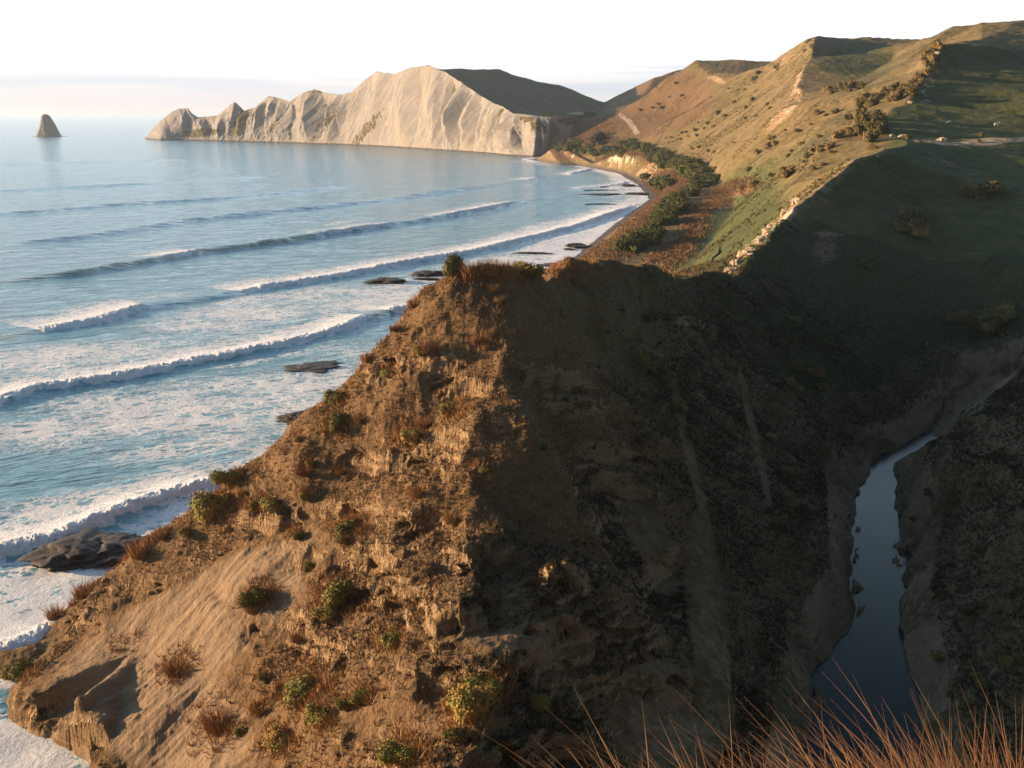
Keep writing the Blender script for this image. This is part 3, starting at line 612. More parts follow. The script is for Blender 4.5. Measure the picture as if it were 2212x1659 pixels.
def build_sea():
    k = np.concatenate([np.linspace(-.72, .20, 1150), np.linspace(.201, .72, 60)]); y = np.exp(np.arange(math.log(52), math.log(1500), .0028)); y = np.r_[y, np.exp(np.linspace(math.log(1510), math.log(60000), 70))]
    k = np.r_[-2.2, -1.6, -1.2, -.95, -.8, k, .9, 1.4, 2.2]
    K, Y = np.meshgrid(k, y); X = K*Y; U, V = proj(X, Y, 0*X)
    fade = sst(1400, 500, Y)
    H = .16*fbm(X/7, Y/4.5, o=4, seed=101)*sst(2500, 600, Y)+.30*fbm((X-.3*Y)/26, (Y+.3*X)/12, o=3, seed=105)*sst(4000, 1200, Y)
    foam = np.zeros_like(X); crest = np.zeros_like(X)
    wob = fbm(X/9, Y/9, o=4, seed=108)
    for i, wv in enumerate(WAVES):
        pts = [Z(a, b, 0)[:2] for a, b in wv['p']]
        y0 = min(p[1] for p in pts)-70; y1 = max(p[1] for p in pts)+110
        r = (Y > y0) & (Y < y1); xi = X[r]; yi = Y[r]
        D, SS, SG = polyline_dist(xi, yi, pts); Ltot = sum(math.hypot(b[0]-a[0], b[1]-a[1]) for a, b in zip(pts[:-1], pts[1:]))
        sg = -D*SG   # positive = seaward (behind the crest)
        sg = sg+1.2*wob[r]*min(1, wv['w']/5)+wv['w']*.35*fbm(SS/40, SS*0+i, o=2, seed=111)
        w = wv['w']; endf = sst(0, .10, SS/Ltot)*sst(1.0, .86, SS/Ltot)
        prof = np.where(sg > 0, np.exp(-(sg/(w*1.5))**2), np.exp(-(sg/(w*.62))**2))-.22*np.exp(-((sg+w*1.5)/w)**2)
        vary = .75+.35*fbm(SS/60, SS*0+i*3, o=2, seed=114)
        H[r] += wv['h']*prof*endf*vary
        u = np.interp(SS, np.r_[0, np.cumsum([math.hypot(b[0]-a[0], b[1]-a[1]) for a, b in zip(pts[:-1], pts[1:])])], [p[0] for p in wv['p']])
        f = np.zeros_like(xi)
        for (u0, u1, sx) in wv.get('foam', []):
            m = sst(u0-6, u0+6, u)*sst(u1+3, u1-3, u)
            front = w*.95*(.62+.30*vnoise(SS/3.3, SS*0+i, seed=117)+.30*vnoise(SS/11, SS*0+i, seed=118))
            face = sst(-front-w*.35, -front*.8, sg)*sst(w*.9, w*.2, sg)
            f = np.maximum(f, m*sx*face)
            H[r] += m*face*(.60*fbm(xi/1.7, yi/1.7, o=4, seed=119, gain=.65)+.25)*min(1., wv['h'])
            tr = wv.get('trail', .55)
            f = np.maximum(f, m*tr*sst(w*7, w*.4, sg)*(sg > 0))
        foam[r] = np.maximum(foam[r], f)
        for (u0, u1, sx) in wv.get('crest', []):
            m = sst(u0-60, u0+60, u)*sst(u1+30, u1-60, u)
            crest[r] = np.maximum(crest[r], sx*m*np.exp(-((sg+w*.35)/(w*.6))**2))
    zf = zonef(U, V, FOAMZ)*(.8+.5*fbm(X/22, Y/12, o=4, seed=121))
    foam = np.maximum(foam, zf*sst(1700, 1300, Y))
    cd, _, _ = polyline_dist(X, Y, [c[:2] for c in COAST])
    foam = np.maximum(foam, 1.0*sst(7, 1.5, cd+3*wob)); foam = np.maximum(foam, .62*sst(26, 6, cd+6*wob))
    V3 = np.stack([X, Y, H], -1).reshape(-1, 3)
    F = grid_faces(*X.shape)
    me = mesh_np('sea', V3, F, M['sea'], {'foam': foam.reshape(-1), 'crest': crest.reshape(-1), 'dist': Y.reshape(-1)})
    struct('sea', me, 'pale blue sea with long swell lines breaking into white foam')
M = {'near': mat_ground('eroded_ground', True), 'mud': mat_mud(), 'cliff': mat_cliff(), 'sea': mat_sea()}
def mat_mid():
    m = mat_ground('hill_ground', False); t = m.node_tree
    p = next(n for n in t.nodes if n.type == 'BSDF_PRINCIPLED'); lk = p.inputs['Base Color'].links[0].from_socket
    a = t.nodes.new('ShaderNodeAttribute'); a.attribute_name = 'beach'; mx = t.nodes.new('ShaderNodeMix'); mx.data_type = 'RGBA'
    t.links.new(a.outputs['Fac'], mx.inputs[0]); t.links.new(lk, mx.inputs[6]); mx.inputs[7].default_value = (.085, .075, .07, 1); t.links.new(mx.outputs[2], p.inputs['Base Color'])
    return m
M['mid'] = mat_mid()
build_near(); build_mid(); build_far_cliff(); build_sea()

# ------------------------------------------------------------------ clifftop under the camera
def build_clifftop():
    x = np.linspace(-50, 62, 260); y = np.r_[np.linspace(-14, 5, 110), np.linspace(5.3, 49, 150)]
    X, Y = np.meshgrid(x, y)
    prof = np.interp(Y, [-14, 0, 1.4, 2.4, 3.2, 6, 10], [69.4, 68.42, 68.1, 67.75, 66.6, 62, 56])-np.where(X < 0, (X/50)**2*22, (X/62)**2*5)
    T = height_at(X, Y); w = sst(7, 13, Y)*(T > -5); H = prof*(1-w)+T*w
    H = H+.10*fbm(X/1.2, Y/1.2, o=3, seed=150)*sst(0, 2, Y)+1.5*fbm(X/8, Y/8, o=3, seed=151)*sst(5, 10, Y)
    z0 = 0*X; mask = np.stack([z0+.2, z0+.3, z0, z0+1], -1).reshape(-1, 4); m2 = np.stack([z0+.7, z0, z0, z0+1], -1).reshape(-1, 4)
    keep = (Y[:-1, :-1] < 47.2)
    v, f, a = compact(np.stack([X, Y, H], -1).reshape(-1, 3), grid_faces(*X.shape, mask=keep), {'mask': mask, 'mask2': m2})
    struct('clifftop', mesh_np('clifftop', v, f, M['near'], a), 'dry clifftop ground falling away below the viewpoint')
build_clifftop()
def build_stream():
    W_ = [(6, 52, 1.9), (22, 68, 1.9)]+WEST[:7]; E_ = [(16, 38, 1.9), (36, 60, 1.9)]+EAST[:7]
    V = []
    for a, b in zip(W_, E_):
        a = np.array(a); b = np.array(b); d = (b-a)/np.linalg.norm(b-a)
        z = min(a[2], b[2])-.05
        for t in np.linspace(0, 1, 5):
            p = a-d*2.2+(b-a+d*4.4)*t; V.append((p[0], p[1], z))
    t = NT('dark_stream_water'); n = t.noise(.8, 4, .6)
    t.done((.016, .024, .024), .16, t.bump(n, .02, .5), .5); t.p.inputs['IOR'].default_value = 1.14
    o = struct('stream', mesh_np('stream', np.array(V), grid_faces(len(W_), 5), t.m), 'still dark stream pool at the bottom of the ravine')
build_stream()

# ------------------------------------------------------------------ plants
def mat_leaf(name, a, b, c=None, rough=.75):
    t = NT(name); n = t.noise(1.1, 3, .6); n2 = t.noise(7, 2, .6); oi = t.n('ShaderNodeObjectInfo')
    col = t.mix(t.ramp(n2, (.35, 0), (.65, 1)), a, b)
    if c: col = t.mix(t.ramp(t.math('ADD', t.math('MULTIPLY', n, .8), t.math('MULTIPLY', oi.outputs['Random'], .25)), (.50, 0), (.66, 1)), col, c)
    h = t.n('ShaderNodeHueSaturation'); t.l(col, h.inputs['Color']); t.l(t.math('ADD', .75, t.math('MULTIPLY', oi.outputs['Random'], .5)), h.inputs['Value']); t.l(t.math('ADD', .485, t.math('MULTIPLY', oi.outputs['Random'], .03)), h.inputs['Hue'])
    m = t.done(h.outputs[0], rough, None, .15)
    return m
M['bush'] = mat_leaf('bush_leaves', (.11, .115, .026), (.25, .225, .055), (.28, .155, .055))
M['shrub'] = mat_leaf('shrub_leaves', (.060, .064, .022), (.15, .13, .045), (.19, .115, .045))
M['belt'] = mat_leaf('coastal_bush_leaves', (.045, .058, .015), (.115, .115, .028))
M['pine'] = mat_leaf('dark_conifer_needles', (.012, .018, .008), (.035, .038, .016))
M['flax'] = mat_leaf('flax_blades', (.020, .042, .014), (.055, .085, .028))
M['tussock'] = mat_leaf('tussock_blades', (.24, .125, .05), (.44, .25, .11))
M['golden'] = mat_leaf('golden_grass_blades', (.46, .22, .08), (.72, .42, .19))
M['stem'] = mat_leaf('stems', (.06, .045, .03), (.12, .09, .06))
def rand_dirs(n, rs):
    v = rs.normal(size=(n, 3)); return v/np.linalg.norm(v, axis=1, keepdims=True)
def crown_mesh(name, nl, leaf, seed, flat=.75, lobes=7, mat=None, shear=(0, 0)):
    """a lumpy crown about 2 units wide: leaf triangles through the outer shell of several lobes, over small inner lobes"""
    rs = np.random.RandomState(seed); c = rs.uniform(-.55, .55, (lobes, 3)); c[:, 2] = rs.uniform(.2, .75, lobes)*flat*1.2; r = rs.uniform(.34, .60, lobes); c[0] = (0, 0, .4*flat); r[0] = .62
    k = rs.choice(lobes, nl, p=r**2/np.sum(r**2)); d = rand_dirs(nl, rs); d[:, 2] = np.where(d[:, 2] < -.3, -d[:, 2], d[:, 2])
    rad = r[k]*(rs.uniform(.62, 1.06, nl)); p = c[k]+d*rad[:, None]*np.array([1, 1, flat])
    p += .06*rs.normal(size=(nl, 3)); p[:, 2] = np.maximum(p[:, 2], .0)
    t1 = np.cross(d+.7*rs.normal(size=(nl, 3)), rand_dirs(nl, rs)); t1 /= np.linalg.norm(t1, axis=1, keepdims=True); t2 = np.cross(d+.5*rs.normal(size=(nl, 3)), t1); t2 /= np.linalg.norm(t2, axis=1, keepdims=True)
    L = leaf*rs.uniform(.6, 1.4, (nl, 1))
    V = np.stack([p-t1*L*.6, p+t1*L*.6, p+t2*L], 1).reshape(-1, 3); F = np.arange(nl*3).reshape(-1, 3)
    # inner lobes
    th = np.linspace(0, 2*np.pi, 9)[:-1]; base = [(0, 0, 1)]+[(math.cos(a)*.8, math.sin(a)*.8, .6) for a in th]+[(math.cos(a), math.sin(a), -.1) for a in th]+[(math.cos(a)*.6, math.sin(a)*.6, -.8) for a in th]
    base = np.array(base); bf = [(0, 1+i, 1+(i+1) % 8) for i in range(8)]
    for q in (1, 9):
        for i in range(8): bf += [(q+i, q+8+i, q+8+(i+1) % 8), (q+i, q+8+(i+1) % 8, q+(i+1) % 8)]
    bf = np.array(bf); VV = [V]; FF = [F]; off = len(V)
    for j in range(lobes):
        b = base*(1+.12*rs.normal(size=(len(base), 1)))*r[j]*.72*np.array([1, 1, flat])+c[j]; b[:, 2] = np.maximum(b[:, 2], -.05); VV.append(b); FF.append(bf+off); off += len(b)
    V = np.concatenate(VV); V[:, 0] += shear[0]*V[:, 2]; V[:, 1] += shear[1]*V[:, 2]
    return mesh_np(name, V, np.concatenate(FF), mat, smooth=False)
def blades_mesh(name, n, seed, mat, length=1., spread=.5, base=.25, width=.02, droop=.5, segs=3, lean=(0, 0)):
    rs = np.random.RandomState(seed); V = []; F = []; k = 0
    for i in range(n):
        a = rs.uniform(0, 2*math.pi); rr = base*math.sqrt(rs.uniform()); x0, y0 = rr*math.cos(a), rr*math.sin(a)
        b = a+rs.normal()*.5; tilt = spread*rs.uniform(.1, 1); L = length*rs.uniform(.5, 1.1); w = width*rs.uniform(.7, 1.3); px, py = -math.sin(b+rs.normal()), math.cos(b+rs.normal())
        for j in range(segs+1):
            t = j/segs; ang = tilt*(.3+droop*t*1.5); h = L*t*math.cos(min(ang, 2)); o = L*t*math.sin(min(ang, 2)); ww = w*(1-t*.92)
            cx, cy = x0+o*math.cos(b)+lean[0]*L*t*t, y0+o*math.sin(b)+lean[1]*L*t*t
            V += [(cx-px*ww, cy-py*ww, h), (cx+px*ww, cy+py*ww, h)]
            if j: F.append((k+2*j-2, k+2*j-1, k+2*j+1, k+2*j))
        k += 2*(segs+1)
    return mesh_np(name, np.array(V), np.array(F), mat, smooth=False)
def stem_mesh(name, h=.5, r=.05, seed=0, n=3):
    rs = np.random.RandomState(seed); V = []; F = []; k = 0
    for s in range(n):
        a = rs.uniform(0, 6.28); dx, dy = math.cos(a)*.35*h, math.sin(a)*.35*h
        for j in range(4):
            t = j/3; rr = r*(1-.6*t)
            for q in range(6): V.append((dx*t+rr*math.cos(q*1.047), dy*t+rr*math.sin(q*1.047), -.15*h+h*1.15*t))
        for j in range(3):
            for q in range(6): F.append((k+j*6+q, k+j*6+(q+1) % 6, k+j*6+6+(q+1) % 6, k+j*6+6+q))
        k += 24
    return mesh_np(name, np.array(V), np.array(F), M['stem'])
BUSH = [crown_mesh('foliage', 2600, .085, 200+i, flat=.8, lobes=8+i % 3, mat=M['bush'], shear=(.15, .05)) for i in range(5)]
SHRUB = [crown_mesh('foliage', 420, .15, 220+i, flat=.85, lobes=6, mat=M['shrub'], shear=(.1, 0)) for i in range(5)]
BELT = [crown_mesh('foliage', 1300, .10, 240+i, flat=.7, lobes=9, mat=M['belt'], shear=(.35, .1)) for i in range(5)]
STEM = stem_mesh('stem', .6, .06, 3)
TUSS = [blades_mesh('tussock', 330, 260+i, M['tussock'], 1.0, .75, .50, .024, .5, 3, (.15, .1)) for i in range(4)]
FLAX = [blades_mesh('blades', 90, 270+i, M['flax'], 1.0, 1.1, .15, .035, .9, 4) for i in range(3)]
BUSHUV = []
def plant(name, foliage, part, u, v, wpx, label, cat, group, stem=True, hfac=1., pos=None, sink=.12, small=False):
    if name == 'bush': wpx *= 1.28
    """stands on the terrain; wpx is its width in picture units"""
    p = pos or hit(u, v)
    if 'summit' in label:      # keep these on the near crest
        while p is None or p[1] > 150: v += 2; p = hit(u, v)
    if p is None: print('miss', label, u, v); return None
    f = p[1]*CT-(p[2]-CAMZ)*ST; w = wpx/FPX*f; s = w/2
    r_ = RNG.uniform(0, 6.28)
    if small:
        o = link(name, foliage, None, (p[0], p[1], p[2]-sink*s), r_); o.scale = (s, s, s*hfac)
    else:
        o = link(name, None, None, (p[0], p[1], p[2]-sink*s), r_); o.scale = (s*RNG.uniform(.8, 1.25), s*RNG.uniform(.7, 1.1), s*hfac*RNG.uniform(.75, 1.1)); BUSHUV.append((u, v, wpx))
        link(part, foliage, o)
        if stem: link('stem', STEM, o)
    tag(o, label, cat, group); return o
def below(v, w): return v+w*.32      # picture position given is the plant's middle; its foot is lower
G1 = 'green bushes on the sunlit side of the spur'
for u, v, w, lb in [
 (978, 578, 42, 'upright yellow green bush at the left end of the spur summit, against the sea'),
 (1132, 570, 56, 'dark green bush at the right end of the grassy spur summit'),
 (835, 802, 30, 'small green bush beside the pale hollow near the skyline of the spur'),
 (718, 862, 36, 'round green bush on the skyline, upper of the touching pair'),
 (732, 912, 54, 'larger green bush just under the round one on the skyline'),
 (892, 945, 38, 'tall narrow green bush growing out of brown tussock above the pale ledge'),
 (975, 872, 46, 'olive bush left of the upper end of the bright rock band'),
 (905, 752, 34, 'green bush mixed with brown tussock high on the spur, second from the summit'),
 (450, 1092, 62, 'big leafy bush on the skyline, lower half of the tallest green clump above the sea'),
 (492, 1030, 46, 'darker bush on the skyline, upper half of the tallest green clump above the sea'),
 (376, 1112, 28, 'thin bush standing on the skyline in front of the breaking surf'),
 (397, 1148, 22, 'narrow bush just inside the skyline below the thin one'),
 (579, 1085, 44, 'pale green bush in the middle of the brown slope, right of its small neighbour'),
 (548, 1090, 24, 'small pale green bush touching the left side of a bigger one'),
 (658, 1070, 28, 'small bright green bush alone above the eroded edge'),
 (668, 998, 22, 'tiny green shrub on the brown slope above the bright lone bush'),
 (645, 1155, 26, 'small green bush at the top of the bare pale slope'),
 (756, 1125, 62, 'broad dark topped bush with brown left side above the wide rock hollow'),
 (741, 1165, 26, 'little green bush directly under the broad dark topped one'),
 (725, 1272, 84, 'wide yellow green bush left of the large undercut ledge'),
 (708, 1316, 46, 'compact green bush below the wide yellow green one'),
 (552, 1280, 64, 'shaggy dark brown and green bush at the right edge of the bare slope'),
 (52, 1440, 56, 'rounded bush at the left edge of the spur, larger of the pair above the waterline'),
 (22, 1450, 34, 'small bush at the extreme left edge of the spur'),
 (660, 1472, 92, 'large domed golden green bush low on the spur'),
 (750, 1516, 36, 'small lit bush left of its twin under the pale ledge'),
 (784, 1496, 44, 'small lit bush right of its twin under the pale ledge'),
 (680, 1550, 58, 'ragged olive bush directly below the large domed bush'),
 (607, 1588, 66, 'dark centred bush near the bottom edge of the picture'),
 (1012, 1510, 100, 'long wind swept bush with orange lit left edge, lower half of the shaded pair'),
 (1052, 1468, 64, 'wind swept bush, upper half of the shaded pair low on the spur'),
 (868, 1615, 84, 'flat topped orange green bush near the bottom of the spur face'),
 (976, 1580, 46, 'small rusty bush right of the flat topped one'),
 (850, 1382, 50, 'rusty green bush hanging on the edge of the shaded ledge'),
 (520, 1580, 24, 'tiny bright green shrub on the lower sunlit slope'),
 (570, 1465, 28, 'thin bush on the sharp rib right of the bare slope'),
 (665, 1225, 26, 'thin green bush growing up the rocky slope above the wide bush'),
 (762, 803, 18, 'tiny bush poking above the skyline near the green hollow bush'),
 (1242, 603, 34, 'yellow green bush lit on the front of the second knoll'),
 (645, 948, 16, 'tiny dark shrub near the skyline under the pair of round bushes'),
 (1165, 1515, 48, 'dull green bush in shade right of the wind swept pair'),
 (785, 1312, 22, 'tiny golden shrub alone on the grey shaded slope'),
 (1045, 1010, 24, 'small golden shrub in shade right of the lower bright hollow')]:
    plant('bush', BUSH[RNG.randint(5)], 'foliage', u, below(v, w), w, lb, 'bush', G1, hfac=1.9 if 'upright' in lb else 1.5 if 'tall' in lb or 'narrow' in lb else RNG.uniform(.9, 1.25))
G2 = 'brown tussock clumps on the spur'
for u, v, w, lb in [
 (1020, 585, 60, 'orange tussock at the left of the summit crest'), (1062, 578, 60, 'tall orange tussock in the middle of the summit crest'), (1100, 585, 56, 'orange tussock on the right of the summit crest'),
 (1068, 622, 30, 'bright orange tussock just below the summit'), (1075, 650, 26, 'orange tussock, second below the summit'), (1030, 735, 34, 'lit orange tussock at the shade line, left one'), (1058, 722, 28, 'lit orange tussock at the shade line, upper one'), (1050, 748, 24, 'lit orange tussock at the shade line, lowest one'),
 (893, 655, 34, 'brown tussock on the skyline, highest left of the summit'), (852, 708, 28, 'brown tussock on the skyline beside the upper foam line'), (792, 772, 34, 'brown tussock on the skyline in front of the washed reef'),
 (925, 752, 40, 'rusty tussock right of the bush mixed with tussock'), (870, 930, 60, 'broad rusty tussock left of the tall narrow bush'), (915, 915, 44, 'rusty tussock above the tall narrow bush'), (775, 905, 32, 'rusty tussock right of the round skyline bushes'),
 (735, 1015, 30, 'brown tussock in the middle of the sunlit face'), (655, 1015, 40, 'brown tussock near the tiny shrub on the slope'), (350, 1150, 44, 'brown tussock on the skyline above the sea rocks'), (300, 1190, 54, 'large brown tussock on the skyline beside the black reef'), (185, 1272, 60, 'brown tussock on the lower skyline over the surf'),
 (120, 1325, 44, 'brown tussock where the skyline steepens to the waterline'), (520, 1060, 36, 'brown tussock right of the tallest green clump'), (975, 1118, 42, 'orange tussock alone above the wide rock hollow'), (545, 1310, 44, 'dark tussock under the shaggy bush'), (900, 1060, 44, 'rusty tussock beneath the lower pale ledge'), (640, 1375, 36, 'small tussock at the left end of the long dark hollow'),
 (1055, 1052, 24, 'orange tussock just inside the shade under the bright hollow'), (380, 1440, 60, 'dark shaggy tussock patch on the bare pale slope'), (470, 1560, 70, 'wide brown tussock on the lowest sunlit slope'), (560, 1520, 60, 'brown tussock beside the thin rib bush')]:
    plant('tussock', TUSS[RNG.randint(4)], None, u, below(v, w*.7), w*1.35, lb, 'tussock', G2, small=True, hfac=RNG.uniform(.8, 1.1), sink=.05)
G3 = 'strap leaved flax plants on the shaded face'
for u, v, w, lb in [
 (1175, 968, 44, 'flax clump hanging below the lit rock band in shade'), (1322, 1158, 62, 'large flax clump on the shaded cliff, right of the wide rock hollow'), (1288, 1262, 70, 'largest dark flax clump on the shaded cliff face'), (1090, 1166, 42, 'flax clump on the lip of the wide rock hollow'),
 (1132, 962, 24, 'small flax beside the one under the lit rock band'), (1282, 966, 36, 'flax clump in shade left of the brown hollows'), (1222, 862, 36, 'flax clump in shade under the small upper cave'), (1352, 842, 30, 'flax clump on the upper shaded slope, right one'), (1292, 792, 30, 'flax clump on the upper shaded slope, left one'),
 (1402, 806, 40, 'broad flax on the shaded slope toward the ravine'), (1312, 718, 30, 'flax high on the shaded slope under the knoll'), (1345, 670, 26, 'small flax just below the knoll'), (1540, 915, 30, 'flax by the long scree chute'), (1425, 740, 30, 'flax between knoll and ravine, topmost right')]:
    plant('flax', FLAX[RNG.randint(3)], 'blades', u, below(v, w*.4), w, lb, 'flax', G3, small=True, sink=.0)
def scatter(zones, n, fn, ymin=0, ymax=9999, seed=1):
    rs = np.random.RandomState(seed); k = 0; tries = 0
    wts = np.array([z[5] for z in zones], float); wts /= wts.sum()
    while k < n and tries < n*6:
        tries += 1; z = zones[rs.choice(len(zones), p=wts)]; a = rs.uniform(0, 6.28); r = math.sqrt(rs.uniform()); c, s = math.cos(R(z[4])), math.sin(R(z[4]))
        x, y = r*math.cos(a)*z[2], r*math.sin(a)*z[3]; u, v = z[0]+x*c-y*s, z[1]+x*s+y*c
        p = hit(u, v)
        if p is None or not (ymin < p[1] < ymax) or p[2] < 2.2: continue
        fn(p, rs, (z[6], '%s %s' % ('upper' if v < z[1] else 'lower', 'left' if u < z[0] else 'right'))); k += 1
def meters(foliage, name, lo, hi, cat, group, hf=(.8, 1.2), sink=.12, parts=None):
    def fn(p, rs, label):
        s = rs.uniform(lo, hi)/2; m = foliage[rs.randint(len(foliage))]; rz = rs.uniform(0, 6.28); loc = (p[0], p[1], p[2]-sink*s)
        o = link(name, None if parts else m, None, loc, rz); o.scale = (s, s, s*rs.uniform(*hf))
        if parts: link('foliage', m, o); link('stem' if name != 'tree' else 'trunk', STEM, o)
        b = label[0][6:] if label[0].startswith('small ') else label[0]
        tag(o, ('big ' if 2*s > (lo+hi)/2 else 'small ')+b+', '+label[1], cat, group)
    return fn
# shaded ravine side
scatter([(1620, 900, 120, 160, 20, 3, 'dark shrub in deep shade halfway down the slope above the ravine'), (1740, 950, 60, 190, 0, 2, 'dark shrub in deep shade right above the bend of the stream'), (1500, 720, 140, 50, 0, 2, 'dark shrub in shade just below the low saddle beyond the knoll'), (1450, 900, 90, 160, -20, 1.5, 'dark shrub in shade between the flax clumps and the scree chute'), (1750, 750, 120, 60, 0, 1.5, 'dark shrub in shade at the foot of the long grassy shaded slope')],
        60, meters(SHRUB, 'shrub', 1.8, 4.0, 'shrub', 'dark shrubs on the shaded ravine side'), 0, 260, 5)
scatter([(2080, 1150, 130, 120, -30, 1, 'dark shrub in deep shade high on the right bank of the stream'), (2100, 1450, 110, 200, 0, 1, 'dark shrub in deep shade low on the right bank of the stream')], 22, meters(SHRUB, 'shrub', 1.2, 2.6, 'shrub', 'dark shrubs on the right bank'), 0, 200, 6)
scatter([(2130, 420, 60, 12, 0, 1, 'dark bush in the big patch under the farm track'), (1965, 485, 24, 26, 0, 1, 'dark bush in the small patch in the middle of the shaded slope'), (1860, 570, 30, 14, 40, .6, 'dark bush beneath the pale scar of the shaded slope'), (2100, 690, 100, 26, 10, 1.2, 'dark bush near the foot of the shaded slope by the right edge')], 22, meters(SHRUB, 'shrub', 4, 9, 'shrub', 'dark bushes below the farm track'), 0, 500, 7)
scatter([(2012, 120, 12, 28, 20, 1.2, 'olive shrub at the top end of the rocky ridge'), (1990, 170, 34, 12, -50, 1.2, 'olive shrub on the upper rocky ridge beside the dark field'), (1960, 205, 40, 14, -30, 1.2, 'olive shrub where the rocky ridge bends toward the field'), (1900, 215, 60, 14, -15, 1.2, 'olive shrub in the row left of the rocky ridge'), (1820, 195, 50, 10, -10, 1.4, 'olive shrub in the row across the bench under the shaded hollow'), (1880, 265, 22, 12, 0, 1, 'olive shrub on the lower rocky ridge'), (1890, 285, 18, 26, 20, 1.2, 'olive shrub clustered at the lower end of the rocky ridge'), (1850, 270, 26, 30, 20, .9, 'olive shrub just below the rocky ridge on the lit side')], 96,
        meters(SHRUB, 'shrub', 4, 8.5, 'shrub', 'shrubs on the rocky ridge', (.9, 1.5), parts=1), 250, 900, 8)
scatter([(1700, 330, 150, 45, -35, 2.2, 'small dark shrub dotted on the lower right of the sunlit hillside'), (1600, 250, 120, 40, -40, 1.5, 'small dark shrub dotted in the middle of the sunlit hillside'), (1430, 210, 50, 50, -40, .8, 'small dark shrub dotted on the reddish hill'), (1500, 290, 60, 30, -30, 1, 'small dark shrub dotted near the foot of the hills'), (1780, 330, 80, 26, -35, 1.2, 'small dark shrub dotted just left of the near ridge crest'), (1640, 165, 100, 14, -28, 1.2, 'small dark shrub dotted under the skyline of the central hill'), (1745, 100, 20, 20, 0, .6, 'small dark shrub on the shoulder of the central peak')], 84,
        meters(SHRUB, 'shrub', 3.2, 8, 'shrub', 'shrubs dotted over the sunlit hillside', (.8, 1.2)), 270, 1700, 9)
for u, v, w, lb in [(1707, 361, 24, 'lone green shrub low on the sunlit hillside, brightest there'), (1737, 347, 14, 'narrow shrub right of the brightest lone shrub'), (1702, 334, 20, 'brownish shrub above the brightest lone shrub'), (1610, 252, 16, 'shrub with a long shadow beside the gravel gully'), (1626, 212, 18, 'shrub alone on the upper middle hillside'), (1505, 290, 14, 'dark shrub below the grazing cattle line'),
                    (1429, 231, 16, 'dark shrub on the reddish hill, largest there'), (1382, 235, 14, 'dark shrub near the left edge of the reddish hill'), (1510, 315, 16, 'round dark shrub near the foot of the hill'), (1530, 325, 12, 'round dark shrub nearest the foot of the hill'), (1545, 362, 14, 'dark shrub at the edge of the green flat'),
                    (1960, 292, 26, 'tall reddish shrub at the start of the farm track'), (1895, 282, 30, 'bright green shrub in the gap of the rocky ridge'), (1884, 314, 26, 'yellow green shrub at the top of the shaded slope'), (2115, 303, 16, 'small golden shrub on the near edge of the farm track'), (2118, 288, 20, 'low rusty shrub on the far edge of the farm track'), (1985, 303, 16, 'low golden shrub by the bank at the track start')]:
    plant('shrub', SHRUB[RNG.randint(5)], 'foliage', u, v+w*.3, w, lb, 'shrub', 'single shrubs about the hillside')
# coastal bush belt and scrub
tree = lambda grp, lo, hi: meters(BELT, 'tree', lo, hi, 'tree', grp, (.85, 1.2), .25, parts=1)
scatter([(1520, 398, 30, 13, -25, 1.6, 'dense wind shaped tree at the inland end of the coastal belt'), (1470, 435, 42, 15, -45, 1.5, 'dense wind shaped tree in the upper middle of the coastal belt'), (1425, 485, 44, 15, -50, 1.7, 'dense wind shaped tree in the lower middle of the coastal belt'), (1380, 528, 30, 10, -30, 1.2, 'dense wind shaped tree at the nearest end of the coastal belt')], 105, tree('trees of the coastal belt', 8, 14), 300, 900, 12)
scatter([(1490, 368, 44, 9, 25, 1.2, 'rounded olive tree on the slope between the bluff and the belt'), (1425, 342, 46, 11, 25, 1.4, 'rounded olive tree behind the pale fluted bluff'), (1365, 318, 26, 7, 20, .8, 'rounded olive tree at the foot of the hill road'), (1262, 328, 20, 9, 0, .9, 'rounded green tree left of the pale fluted bluff'), (1225, 318, 30, 7, -20, .8, 'low olive tree on the slope near the far end of the beach'), (1310, 335, 40, 5, 5, .6, 'low olive tree directly on top of the pale fluted bluff'), (1425, 395, 30, 10, 20, .5, 'low tree on the crumbling bluff above the beach')], 110, tree('trees above the beach bluff', 12, 22), 700, 1600, 13)
scatter([(1240, 262, 30, 4, 0, 1, 'dark tree on the cliff edge just below the white house'), (1272, 248, 8, 2, 0, .5, 'dark tree on the cliff edge right of the white house')], 8, tree('trees by the white house', 12, 18), 1300, 2000, 14)
PINE = [crown_mesh('foliage', 1500, .09, 300+i, flat=.95, lobes=9, mat=M['pine']) for i in range(2)]
for u, v, w, lb in [(1292, 292, 40, 'large dark conifer alone on the slope above the beach'), (1336, 316, 26, 'dark brownish tree beside the foot of the hill road, right of the hut'), (1350, 308, 22, 'dark narrow tree touching the hill road'), (1300, 305, 22, 'dark low conifer under the large one')]:
    plant('tree', PINE[RNG.randint(2)], 'foliage', u, v+w*.35, w, lb, 'tree', 'dark conifers near the hut')

